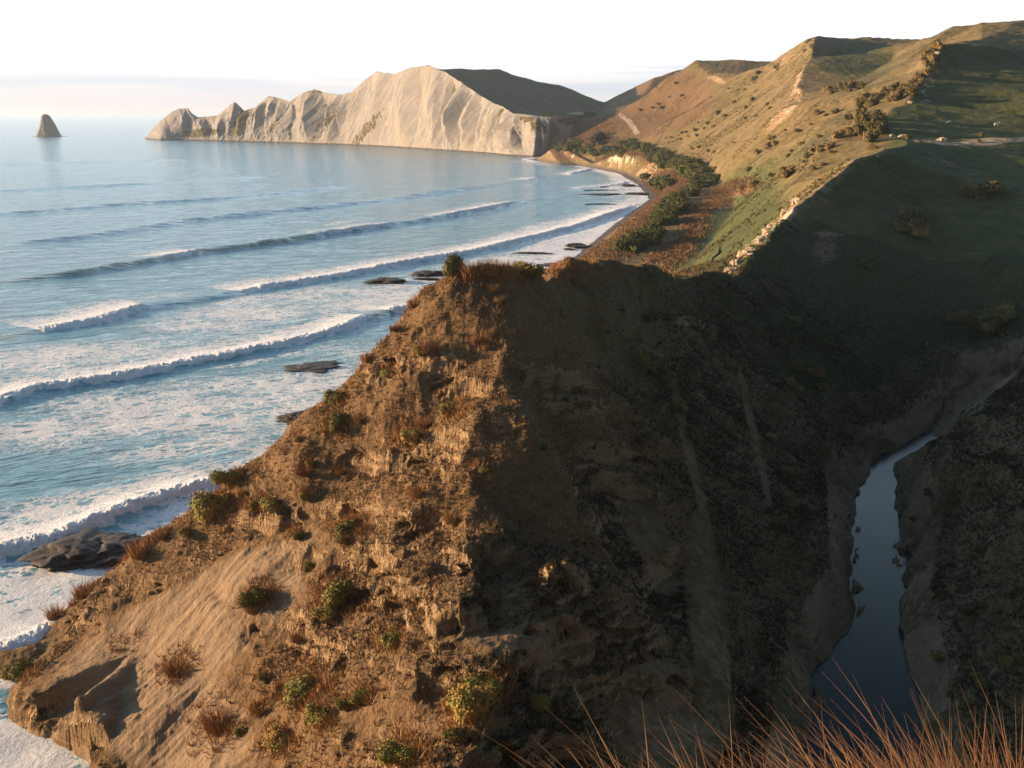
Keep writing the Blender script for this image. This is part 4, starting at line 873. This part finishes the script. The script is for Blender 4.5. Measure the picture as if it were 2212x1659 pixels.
# ------------------------------------------------------------------ ground cover (nobody could count it)
def tufts(name, pts, size, mat, seed, label, cat, nb=4, wd=.10):
    rs = np.random.RandomState(seed); n = len(pts); V = []; 
    for b in range(nb):
        a = rs.uniform(0, 6.28, n); r = size*rs.uniform(.1, .5, n); tl = size*rs.uniform(.5, 1.2, n); w = size*wd*rs.uniform(.6, 1.6, n); q = rs.uniform(0, 6.28, n)
        bx = pts[:, 0]+r*.6*np.cos(a); by = pts[:, 1]+r*.6*np.sin(a); tx = bx+tl*.45*np.cos(a); ty = by+tl*.45*np.sin(a)
        V += [np.stack([bx-w*np.cos(q), by-w*np.sin(q), pts[:, 2]-.06*size], -1), np.stack([bx+w*np.cos(q), by+w*np.sin(q), pts[:, 2]-.06*size], -1), np.stack([tx, ty, pts[:, 2]+tl*.75], -1)]
    V = np.stack(V, 1).reshape(-1, 3); F = np.arange(len(V)).reshape(-1, 3)
    o = struct(name, mesh_np(name, V, F, mat, smooth=False), label, kind='stuff', cat=cat)
    return o
def sample_grid(G, dens, n, seed):
    """random points on a terrain grid, weighted by density times true cell area"""
    k, y, X, Y, H = G[:5]; A = dens[:-1, :-1]*np.abs((X[:-1, 1:]-X[:-1, :-1])*(Y[1:, :-1]-Y[:-1, :-1])); A[H[:-1, :-1] < 1.5] = 0
    c = np.cumsum(A.ravel()); rs = np.random.RandomState(seed); i = np.searchsorted(c, rs.uniform(0, c[-1], n)); r, q = np.unravel_index(i, A.shape)
    a, b = rs.uniform(size=n), rs.uniform(size=n)
    f = lambda M_: (M_[r, q]*(1-a)+M_[r, q+1]*a)*(1-b)+(M_[r+1, q]*(1-a)+M_[r+1, q+1]*a)*b
    return np.stack([f(X), f(Y), f(H)], -1)
def build_cover():
    k, y, X, Y, H, N, rz, sz = NEAR; U, V = proj(X, Y, H); st = 1-np.abs(N[..., 2])
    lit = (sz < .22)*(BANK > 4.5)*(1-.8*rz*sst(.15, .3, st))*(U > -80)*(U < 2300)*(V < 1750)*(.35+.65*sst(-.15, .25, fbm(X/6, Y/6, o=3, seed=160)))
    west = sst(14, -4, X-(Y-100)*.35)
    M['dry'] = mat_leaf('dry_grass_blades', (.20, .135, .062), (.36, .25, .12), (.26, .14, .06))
    M['shadegrass'] = mat_leaf('shade_dark_grass_blades', (.030, .032, .014), (.062, .056, .027))  # olive blades, colour darkened to deepen the shade on the ravine side
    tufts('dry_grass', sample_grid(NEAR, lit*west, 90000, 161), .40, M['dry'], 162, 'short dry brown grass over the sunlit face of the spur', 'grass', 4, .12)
    tufts('shade_dark_grass', sample_grid(NEAR, lit*(1-west)*sst(268, 150, Y), 70000, 163), .48, M['shadegrass'], 164, 'dull grass over the shaded side of the spur, coloured darker for the shade', 'grass', 4, .11)
    z = zonef(U, V, [(385, 1440, 55, 40, -30, .8), (270, 1390, 50, 20, -30, .6), (470, 1560, 60, 90, 20, .5), (1060, 590, 110, 26, 0, 1), (1235, 585, 60, 22, 0, 1), (1075, 660, 26, 70, 0, .5), (1045, 735, 40, 26, 0, .6), (885, 930, 50, 40, 0, .6), (300, 1185, 90, 14, -28, 1), (150, 1300, 90, 14, -40, .9), (430, 1110, 60, 20, -35, .5), (800, 770, 50, 12, -50, .8), (900, 650, 40, 12, -50, .8), (620, 960, 90, 12, -38, .5), (1060, 1030, 30, 20, 0, .3), (850, 1060, 80, 18, 20, .3), (560, 1490, 60, 120, 10, .3), (900, 1570, 140, 40, 0, .3)])**2
    z = np.maximum(z, .8*zonef(U, V, [(a+RNG.uniform(-14, 14), b-8, c*.62, c*.5, 0, 1) for a, b, c in BUSHUV if c > 18 and a < 1160])**2)
    tufts('tussock_grass', sample_grid(NEAR, z, 20000, 165), 1.0, M['tussock'], 166, 'tall rust brown grass along the crest and skyline of the spur', 'grass', 6, .045)
    k, y, X, Y, H, N = MID; U, V = proj(X, Y, H); st = 1-np.abs(N[..., 2])
    M['scrub'] = mat_leaf('scrub_twigs', (.14, .085, .045), (.32, .20, .11), (.11, .085, .03))
    z = zonef(U, V, [(1370, 500, 80, 18, -45, 1), (1440, 400, 60, 34, -30, 1), (1475, 530, 22, 60, 42, .7), (1300, 320, 110, 24, 15, .8), (1585, 408, 50, 14, -18, .8), (1545, 440, 34, 10, -10, .9), (1440, 545, 40, 14, -25, .9), (1320, 545, 80, 20, -20, 1), (1500, 470, 20, 36, 45, .6), (1280, 275, 50, 40, -40, .5)])*(Y < 1600)
    tufts('coastal_scrub', sample_grid(MID, z, 45000, 167), 1.5, M['scrub'], 168, 'rough straw coloured scrub on the bluff above the beach and beside the flat', 'scrub', 4, .16)
    M['hillgrass'] = mat_leaf('hill_scrub', (.05, .05, .02), (.13, .105, .045))
    z = (U > 1330)*(Y < 1500)*sst(.02, .3, fbm(X/18, Y/18, o=3, seed=170))*sst(.06, .2, st)
    tufts('hill_scrub', sample_grid(MID, z*(V < 560), 14000, 169), 1.0, M['hillgrass'], 171, 'low dull scrub and rough tufts scattered over the hillsides', 'scrub', 4, .2)
build_cover()

# ------------------------------------------------------------------ rocks
def mat_rock(name, a, b, rough=.8, bumpd=.15, sc=1.2):
    t = NT(name); n = t.noise(sc, 6, .65); n2 = t.noise(sc*5, 4, .6)
    return t.done(t.mix(t.ramp(n, (.35, 0), (.65, 1)), a, b), rough, t.bump(t.math('ADD', n, n2), bumpd, 1), .4)
M['reef'] = mat_rock('wet_dark_rock', (.020, .016, .014), (.06, .046, .036), .75)
M['stack'] = mat_rock('stack_rock', (.17, .155, .13), (.28, .26, .22), .9, 1.5, .08)
M['boulder'] = mat_rock('pale_outcrop', (.36, .27, .17), (.62, .50, .36), .9, .3)
M['wood'] = mat_rock('bleached_driftwood', (.34, .27, .19), (.55, .46, .34), .85, .02, 3)
def rock_mesh(name, seed, mat, n=40, m=26, rough=.35, flat=False, scale3=(1, 1, 1), freq=1.6):
    th = np.linspace(0, 2*np.pi, n, endpoint=False); ph = np.linspace(-.35, np.pi/2, m); T, Pp = np.meshgrid(th, ph)
    x, y, z = np.cos(T)*np.cos(Pp), np.sin(T)*np.cos(Pp), np.sin(Pp)
    if flat: z = np.sign(z)*np.abs(z)**.5
    s = 1+rough*fbm(x*freq+seed, y*freq, z*freq*1.5, o=4, seed=seed)*1.6+rough*.5*ridged(x*freq*2, y*freq*2+seed, z*freq*2, o=3, seed=seed+3)
    V = np.stack([x*s*scale3[0], y*s*scale3[1], z*(s*.5+.5)*scale3[2]], -1).reshape(-1, 3)
    i = np.arange(n*m).reshape(m, n); a = i[:-1]; c = i[1:]; F = np.stack([a, np.roll(a, -1, 1), np.roll(c, -1, 1), c], -1).reshape(-1, 4)
    return mesh_np(name, V, F, mat, smooth=not flat)
for j, (u, v, w, d, h, ang, lb) in enumerate([
 (832, 609, 72, 5.0, 1.5, 5, 'low black rock alone in the surf left of the spur summit'), (932, 594, 66, 5.5, 1.9, 0, 'largest black rock in the surf touching the spur skyline'), (925, 604, 52, 2.2, .8, 0, 'flat dark slab in front of the largest surf rock'), (940, 617, 34, 2.0, .7, 0, 'small dark rock nearest the spur skyline among the surf rocks'),
 (680, 793, 108, 5.0, .55, 3, 'long flat reef awash in foam halfway down the skyline'), (650, 905, 80, 3.0, 1.5, 8, 'brown rock with foam round it against the lower skyline'), (165, 1200, 170, 5.5, 1.9, -4, 'big jagged black reef low on the left, outer part'), (265, 1190, 130, 4.5, 1.8, 12, 'big jagged black reef low on the left, part touching the skyline'),
 (1148, 548, 78, 2.5, .9, 0, 'straight dark ledge standing alone off the beach'), (1248, 534, 46, 4, 1.2, -3, 'dark ledge at the edge of the beach, larger of two'), (1228, 539, 18, 2.5, .8, 0, 'small dark rock left of the beach ledge'), (1293, 411.5, 58, 5, .9, 0, 'thin dark ledge in the shallows, left of three parallel ones'),
 (1302, 420.5, 92, 6, 1.0, 0, 'longest thin dark ledge in the shallows'), (1303, 404, 24, 4, .8, 0, 'shortest thin dark ledge in the shallows'), (1296, 441, 60, 4, .5, 0, 'faint ledge awash below the longest one'), (1200, 574, 60, 5, .9, -8, 'grey ledge on the near beach, upper of two'), (1185, 586, 50, 4, .8, -6, 'grey ledge on the near beach, lower of two'), (1372, 420, 40, 8, .9, 0, 'dark ledge on the beach behind the thin parallel ones'), (1355, 402, 24, 8, 1.4, 0, 'dark rock at the bend of the beach'), (1170, 345, 34, 9, 1.2, 0, 'dark rocks at the foot of the last pale cliff')]):
    x, y, z = Z(u, v, 0); f = y*CT+CAMZ*ST; wm = w/FPX*f/2
    o = link('sea_rock', rock_mesh('sea_rock', 400+j, M['reef'], 60, 30, .60, False, (wm, max(d, wm*.25), h), 1.4), None, (x, y, -.1 if x < 20 or y < 520 or j in (11, 12, 13, 14) else .6), R(ang)); tag(o, lb, 'rock', 'dark rocks in the shallows')
for j, (u, v, w, lb) in enumerate([(1578, 582, 26, 'pale outcrop nearest the saddle, lowest of the row up the near ridge'), (1592, 566, 30, 'pale outcrop, second from the bottom of the row up the near ridge'), (1612, 545, 30, 'pale outcrop with a shadowed notch, third up the near ridge'), (1622, 532, 22, 'small pale outcrop, fourth up the near ridge'), (1645, 518, 34, 'largest pale outcrop in the middle of the near ridge row'), (1660, 500, 28, 'pale outcrop just above the largest on the near ridge'), (1672, 486, 24, 'pale outcrop, third from the top of the near ridge row'),
   (1700, 455, 24, 'pale outcrop, second from the top of the near ridge row'), (1722, 432, 26, 'pale outcrop at the top of the near ridge row'), (1950, 292, 16, 'lit boulder in the gap where the track meets the ridge'), (1928, 290, 12, 'small lit boulder left of the track gap'), (1995, 178, 12, 'white outcrop on the dark field edge, upper'), (1990, 195, 12, 'white outcrop on the dark field edge, middle'), (1968, 218, 14, 'white outcrop on the dark field edge, lower'), (2025, 112, 12, 'white outcrop at the top of the rocky ridge'), (2035, 300, 20, 'lit block of bank at the start of the farm track')]):
    p = hit(u, v+4)
    if p:
        f = p[1]*CT-(p[2]-CAMZ)*ST; wm = w/FPX*f/2
        o = link('outcrop', rock_mesh('outcrop', 500+j, M['boulder'], 26, 16, .55, True, (wm, wm*.8, wm*.75), 1.7), None, (p[0], p[1], p[2]-wm*.1), j); tag(o, lb, 'rock', 'pale outcrops on the ridges')
for j, (u, v, L, ang, lb) in enumerate([(1348, 488, 9, 20, 'bleached driftwood log, middle of the beach'), (1373, 472, 11, -15, 'bleached driftwood log farthest along the beach'), (1316, 520, 8, 5, 'bleached driftwood log nearest the spur'), (1342, 498, 7, 60, 'short bleached log lying crosswise on the beach'), (1360, 480, 7, 35, 'bleached log between two others high on the beach')]):
    p = hit(u, v)
    if p:
        V = []; 
        for i in range(9):
            t = i/8; r = .42*(1-.5*t)*(1.3 if i == 0 else 1)
            for q in range(8): V.append((L*(t-.5), .5*math.sin(t*3+j)+r*math.cos(q*.785), .3+r*math.sin(q*.785)))
        F = [(i*8+q, i*8+(q+1) % 8, i*8+8+(q+1) % 8, i*8+8+q) for i in range(8) for q in range(8)]
        o = link('driftwood', mesh_np('driftwood', np.array(V), np.array(F), M['wood']), None, p, R(ang)); tag(o, lb, 'driftwood log', 'driftwood on the beach')
def build_stack():
    x, y, z = Z(105, 295, 0); n, m = 90, 90; th = np.linspace(0, 2*np.pi, n, endpoint=False); h = np.linspace(0, 1, m); T, Hh = np.meshgrid(th, h)
    hw = np.interp(Hh, [0, .04, .2, .45, .7, .88, .96, 1], [38, 35, 29, 22.5, 17, 12.5, 7.5, 0]); off = np.interp(Hh, [0, .5, 1], [0, 2, -2])
    r = hw*(1+.10*fbm(np.cos(T)*1.5+Hh*2, np.sin(T)*1.5, Hh*3, o=4, seed=601)+.07*ridged(T*3.2, Hh*1.2, o=2, seed=604))
    V = np.stack([off+r*np.cos(T), r*np.sin(T)*1.1, Hh*68-2], -1).reshape(-1, 3)
    i = np.arange(n*m).reshape(m, n); a = i[:-1]; c = i[1:]; F = np.stack([a, np.roll(a, -1, 1), np.roll(c, -1, 1), c], -1).reshape(-1, 4)
    o = link('sea_stack', mesh_np('sea_stack', V, F, M['stack']), None, (x, y, 0)); tag(o, 'tall tapering grey rock stack standing alone in the sea off the headland', 'sea stack')
    V = []; F = []
    for q in range(40):
        a = q*2*math.pi/40; r1 = 40+3*math.sin(q*2.3); r2 = 46+5*math.sin(q*1.7+1); V += [(r1*.8*math.cos(a), r1*.8*math.sin(a), .3), (r2*math.cos(a)*1.1, r2*math.sin(a), .25)]
    for q in range(40): b = (q+1) % 40; F.append((2*q, 2*b, 2*b+1, 2*q+1))
    t = NT('surf'); surf = t.done((.7, .75, .78), .9)
    s = struct('surf', mesh_np('surf', np.array(V), np.array(F), surf), 'ring of white surf round the foot of the sea stack', kind='stuff', cat='surf'); s.location = (x, y, .5)
build_stack()

# ------------------------------------------------------------------ buildings
def flat_mat(name, c, rough=.7):
    t = NT(name); n = t.noise(2, 3, .6); return t.done(t.mix(n, tuple(q*.85 for q in c), c), rough)
M['white'] = flat_mat('white_paint', (.80, .76, .70)); M['roof'] = flat_mat('pale_roof', (.55, .50, .46)); M['pane'] = flat_mat('window_glass', (.03, .04, .05), .1)
M['blue'] = flat_mat('dark_blue_wall', (.015, .025, .06)); M['darkroof'] = flat_mat('dark_blue_roof', (.02, .035, .08)); M['post'] = flat_mat('weathered_post', (.09, .07, .05)); M['wire'] = flat_mat('fence_wire', (.10, .09, .08))
def boxes(name, bs, mat, parent=None):
    V = []; F = []
    for (x0, y0, z0, x1, y1, z1) in bs:
        k = len(V); V += [(x0, y0, z0), (x1, y0, z0), (x1, y1, z0), (x0, y1, z0), (x0, y0, z1), (x1, y0, z1), (x1, y1, z1), (x0, y1, z1)]
        F += [(k, k+3, k+2, k+1), (k+4, k+5, k+6, k+7), (k, k+1, k+5, k+4), (k+1, k+2, k+6, k+5), (k+2, k+3, k+7, k+6), (k+3, k, k+4, k+7)]
    return link(name, mesh_np(name, np.array(V, float), np.array(F), mat, smooth=False), parent)
def gable(name, x0, x1, y0, y1, z, h, mat, parent, o=.5):
    ym = (y0+y1)/2; V = [(x0-o, y0-o, z), (x1+o, y0-o, z), (x1+o, y1+o, z), (x0-o, y1+o, z), (x0-o, ym, z+h), (x1+o, ym, z+h)]
    V += [(a, b, c-.25) for a, b, c in V[:4]]
    F = [(0, 1, 5, 4), (2, 3, 4, 5), (3, 0, 4, 4), (1, 2, 5, 5), (0, 6, 7, 1), (1, 7, 8, 2), (2, 8, 9, 3), (3, 9, 6, 0), (6, 9, 8, 7)]
    me = bpy.data.meshes.new(name); me.from_pydata(V, [], [tuple(dict.fromkeys(f)) for f in F]); me.materials.append(mat); return link(name, me, parent)
def house():
    p = hit(1247, 247.5) or P(1247, 247.5, 1735)
    h = link('house', None, None, (p[0], p[1], p[2]-.2), R(6)); tag(h, 'long low white house standing at the edge of the far cliff top', 'house')
    boxes('wall', [(-11, -3.5, 0, 11, 3.5, 3.1)], M['white'], h); gable('roof', -11, 11, -3.5, 3.5, 3.1, 1.6, M['roof'], h)
    for x in (-8.5, -4.5, -.5, 6, 9):
        w = boxes('window', [(x-1.1, -3.58, 1.0, x+1.1, -3.503, 2.3)], M['white'], h); boxes('pane', [(x-.95, -3.62, 1.12, x+.95, -3.585, 2.18)], M['pane'], w)
    boxes('door', [(2.2, -3.57, .05, 3.2, -3.503, 2.15)], M['blue'], h)
    q = link('shed', None, None, (p[0]-16, p[1]-1, p[2]-.2), R(6)); tag(q, 'small white shed left of the white house', 'shed')
    boxes('wall', [(-2.2, -1.8, 0, 2.2, 1.8, 2.4)], M['white'], q); gable('roof', -2.2, 2.2, -1.8, 1.8, 2.4, .9, M['roof'], q, .3); boxes('door', [(-.5, -1.87, .05, .5, -1.803, 2)], M['blue'], q)
    for dx, hh, lb in ((-7, 9.5, 'pole behind the left end of the white house'), (13, 8, 'pole right of the white house')):
        g = link('pole', None, None, (p[0]+dx, p[1]+6, p[2]-.3)); tag(g, lb, 'pole'); boxes('post', [(-.15, -.15, 0, .15, .15, hh)], M['post'], g); boxes('crossarm', [(-1.1, -.1, hh-1, 1.1, .1, hh-.8)], M['post'], g).location.y = -.26
    p = hit(1316, 324)
    h = link('hut', None, None, (p[0], p[1], p[2]), R(-8)); tag(h, 'dark blue hut with pale windows among trees above the beach', 'hut')
    boxes('wall', [(-8, -3, -1, 8, 3, 3.4)], M['blue'], h); gable('roof', -8, 8, -3, 3, 3.4, 1.8, M['darkroof'], h)
    for x in (-6, -2.6, 1.2): boxes('window', [(x-.7, -3.09, 1.4, x+.7, -3.003, 2.9)], M['white'], h)
house()
def fence(pts, label, n):
    P3 = [hit(u, v) for u, v in pts]; P3 = [p for p in P3 if p]
    seg = np.r_[0, np.cumsum([math.dist(a[:2], b[:2]) for a, b in zip(P3[:-1], P3[1:])])]; r = link('fence', None, None, P3[0]); tag(r, label, 'fence')
    o = np.array(P3[0]); Q = []
    pm = None
    for i in range(n):
        d = seg[-1]*i/(n-1); x = np.interp(d, seg, [p[0] for p in P3]); y = np.interp(d, seg, [p[1] for p in P3]); z = ground_z(x, y); Q.append(np.array((x, y, z))-o)
        b = boxes('post', [(-.12, -.12, -.3, .12, .12, 1.5)], M['post'], r) if pm is None else link('post', pm, r); pm = b.data; b.location = Q[-1]
    V = []; F = []
    for hgt in (.5, .9, 1.3):
        for a, b in zip(Q[:-1], Q[1:]): k = len(V); V += [(a[0], a[1]-.13, a[2]+hgt), (b[0], b[1]-.13, b[2]+hgt), (b[0], b[1]-.13, b[2]+hgt+.05), (a[0], a[1]-.13, a[2]+hgt+.05)]; F.append((k, k+1, k+2, k+3))
    link('wire', mesh_np('wire', np.array(V), np.array(F), M['wire'], smooth=False), r)
fence([(1472, 212), (1465, 232), (1457, 255), (1448, 268), (1439, 278), (1428, 294), (1418, 311), (1409, 325)], 'thin dark fence running down the hillside from the reddish hill to the flat', 70)

# ------------------------------------------------------------------ animals
def animal_mesh(name, mat, cow=True, graze=True, seed=0):
    """one continuous body: skinned skeleton of trunk, neck, head, four legs, tail"""
    rs = random.Random(seed); me = bpy.data.meshes.new(name); B = .72 if cow else .62; lw = .10 if cow else .075
    hd = (-1.45, 0, .35) if graze else (-1.35, .1, 1.65)
    v = [(.75, 0, 1.15), (.25, 0, 1.1), (-.3, 0, 1.1), (-.7, 0, 1.15), (-1.05, 0, .95 if graze else 1.4), hd, (hd[0]-.28, 0, hd[2]-.22 if graze else hd[2]-.12)]
    r = [.32, .40, .40, .34, .19, .15, .09]; e = [(i, i+1) for i in range(6)]
    for sx, par, kx, hx in ((.70, 0, .10, .02), (-.62, 3, .02, 0)):
        for sy in (-.22, .22):
            k = len(v); st = rs.uniform(-.12, .12); v += [(sx, sy, .85), (sx+kx+st*.5, sy, .45), (sx+hx+st, sy, .02)]; r += [.17, lw, lw*.75]; e += [(par, k), (k, k+1), (k+1, k+2)]
    k = len(v); v += [(1.05, 0, 1.05), (1.1, 0, .55)]; r += [.05, .035]; e += [(0, k), (k, k+1)]
    for sy in (-.2, .2): k = len(v); v += [(hd[0]+.08, sy, hd[2]+.14)]; r += [.045]; e += [(5, k)]
    sc = 1.0 if cow else .72
    me.from_pydata([(a*sc, b*sc*B/.72, c*sc) for a, b, c in v], e, []); o = bpy.data.objects.new(name+'_src', me); COL.objects.link(o)
    o.modifiers.new('s', 'SKIN'); o.modifiers.new('u', 'SUBSURF').levels = 1
    for i, sv in enumerate(me.skin_vertices[0].data): sv.radius = (r[i]*sc, r[i]*sc*.85); sv.use_root = i == 1
    dg = bpy.context.evaluated_depsgraph_get(); m = bpy.data.meshes.new_from_object(o.evaluated_get(dg)); bpy.data.objects.remove(o); m.name = name; m.materials.clear(); m.materials.append(mat)
    m.polygons.foreach_set('use_smooth', [True]*len(m.polygons)); return m
M['hide'] = flat_mat('dark_hide', (.030, .020, .014), .8); M['wool'] = flat_mat('pale_wool', (.62, .60, .54), .95)
cows = [animal_mesh('cow', M['hide'], True, g, i) for i, g in enumerate((True, True, False))]
sheep = [animal_mesh('sheep', M['wool'], False, g, 9+i) for i, g in enumerate((True, False))]
for j, (u, v, lb) in enumerate([(1439, 299.5, 'dark cow, leftmost of the herd on the hillside'), (1449, 297.5, 'dark cow in the touching pair, left one'), (1452, 299, 'dark cow in the touching pair, right one'), (1465, 294.5, 'dark cow standing highest in the herd'), (1462, 303, 'dark cow in the middle of the herd, left of its close neighbour'), (1467, 302.5, 'dark cow in the middle of the herd, right of its close neighbour'), (1444, 309, 'dark cow lowest in the herd'), (1453, 307.5, 'dark cow just right of the lowest one'), (1487, 296.5, 'dark cow grazing alone to the right of the herd')]):
    p = hit(u, v)
    if p: o = link('cow', cows[j % 3], None, p, RNG.uniform(-.6, .6)+(math.pi if j % 2 else 0)); o.scale = (1.25,)*3; tag(o, lb, 'cow', 'cattle grazing on the hillside')
for j, (u, v, lb) in enumerate([(2050.6, 268, 'pale sheep grazing in the dark field, left of two'), (2151.6, 272.5, 'pale sheep in the dark field, right of two')]):
    p = hit(u, v)
    if p: o = link('sheep', sheep[j], None, p, .15 if j == 0 else 3.3); o.scale = (1.5,)*3; tag(o, lb, 'sheep', 'sheep in the dark field')

# ------------------------------------------------------------------ grass right in front of the camera
def grass_clump(name, blades, label, seed, cx, cy, rx, ry, n, Lr, lean):
    rs = np.random.RandomState(seed); V = []; F = []; k = 0; z0 = float(np.interp(cy, [0, 1.4, 2.4, 3.2], [68.42, 68.1, 67.75, 66.6]))
    def blade(x, y, L, dx, dy, w, bend):
        nonlocal k
        for j in range(7):
            t = j/6; h = L*(t-.18*bend*t*t); ox = L*(dx*t+bend*dx*t*t*.9); oy = L*(dy*t+bend*dy*t*t*.9); ww = w*(1-t)**.6+.0002
            V.extend([(x+ox-ww, y+oy, h), (x+ox, y+oy-ww*.6, h), (x+ox+ww, y+oy, h)])
            if j: a = k+3*(j-1); F.extend([(a, a+1, a+4, a+3), (a+1, a+2, a+5, a+4)])
        k += 21
    for i in range(n):
        x = rs.uniform(-1, 1)*rx; y = rs.uniform(-1, 1)*ry; L = rs.uniform(*Lr)*(1 if rs.uniform() < .5 else .86)
        blade(x, y, L, lean[0]+rs.normal()*.28+x*.25, lean[1]+rs.normal()*.2, rs.uniform(.0016, .0036), rs.uniform(.1, .9))
    for (x, y, L, dx, dy) in blades: blade(x, y, L, dx, dy, .0026, .15)
    r = link(name, mesh_np(name, np.array(V), np.array(F), M['golden']), None, (cx, cy, z0-.02)); tag(r, label, 'grass clump', 'golden grass clumps at the viewpoint')
grass_clump('grass_clump', [], 'wispy golden grass leaning left at the bottom edge, left clump', 701, .54, 2.05, .17, .12, 620, (.40, .56), (-.34, .0))
grass_clump('grass_clump', [(.10, 0, .80, -.12, .0)], 'golden grass in the middle of the bottom edge with one tall stalk', 702, .76, 2.05, .16, .12, 560, (.40, .56), (-.30, .0))
grass_clump('grass_clump', [], 'thin low golden grass between the two thick clumps', 704, .95, 2.1, .12, .10, 200, (.38, .55), (-.2, .0))
grass_clump('grass_clump', [], 'dense golden grass at the right end of the bottom edge', 703, 1.14, 2.0, .13, .12, 1300, (.44, .61), (-.2, .0))
grass_clump('grass_clump', [], 'dense golden grass in the bottom right corner', 705, 1.33, 2.02, .12, .12, 1100, (.46, .66), (-.18, .0))
print('OBJ', len(bpy.data.objects), 'POLY', sum(len(m.polygons) for m in bpy.data.meshes))

if HAZE:
    o = boxes('haze', [(-135000, -300, -12, 135000, 61500, 185)], None); o['kind'] = 'stuff'; o['label'] = 'thin pale sea haze'
    m = bpy.data.materials.new('haze_air'); m.use_nodes = True; nt = m.node_tree; nt.nodes.clear(); q = nt.nodes.new('ShaderNodeOutputMaterial'); vv = nt.nodes.new('ShaderNodeVolumePrincipled')
    vv.inputs['Color'].default_value = (.70, .84, 1, 1); vv.inputs['Density'].default_value = .000045; vv.inputs['Anisotropy'].default_value = .2; nt.links.new(vv.outputs[0], q.inputs['Volume'])
    o.data.materials.clear(); o.data.materials.append(m)
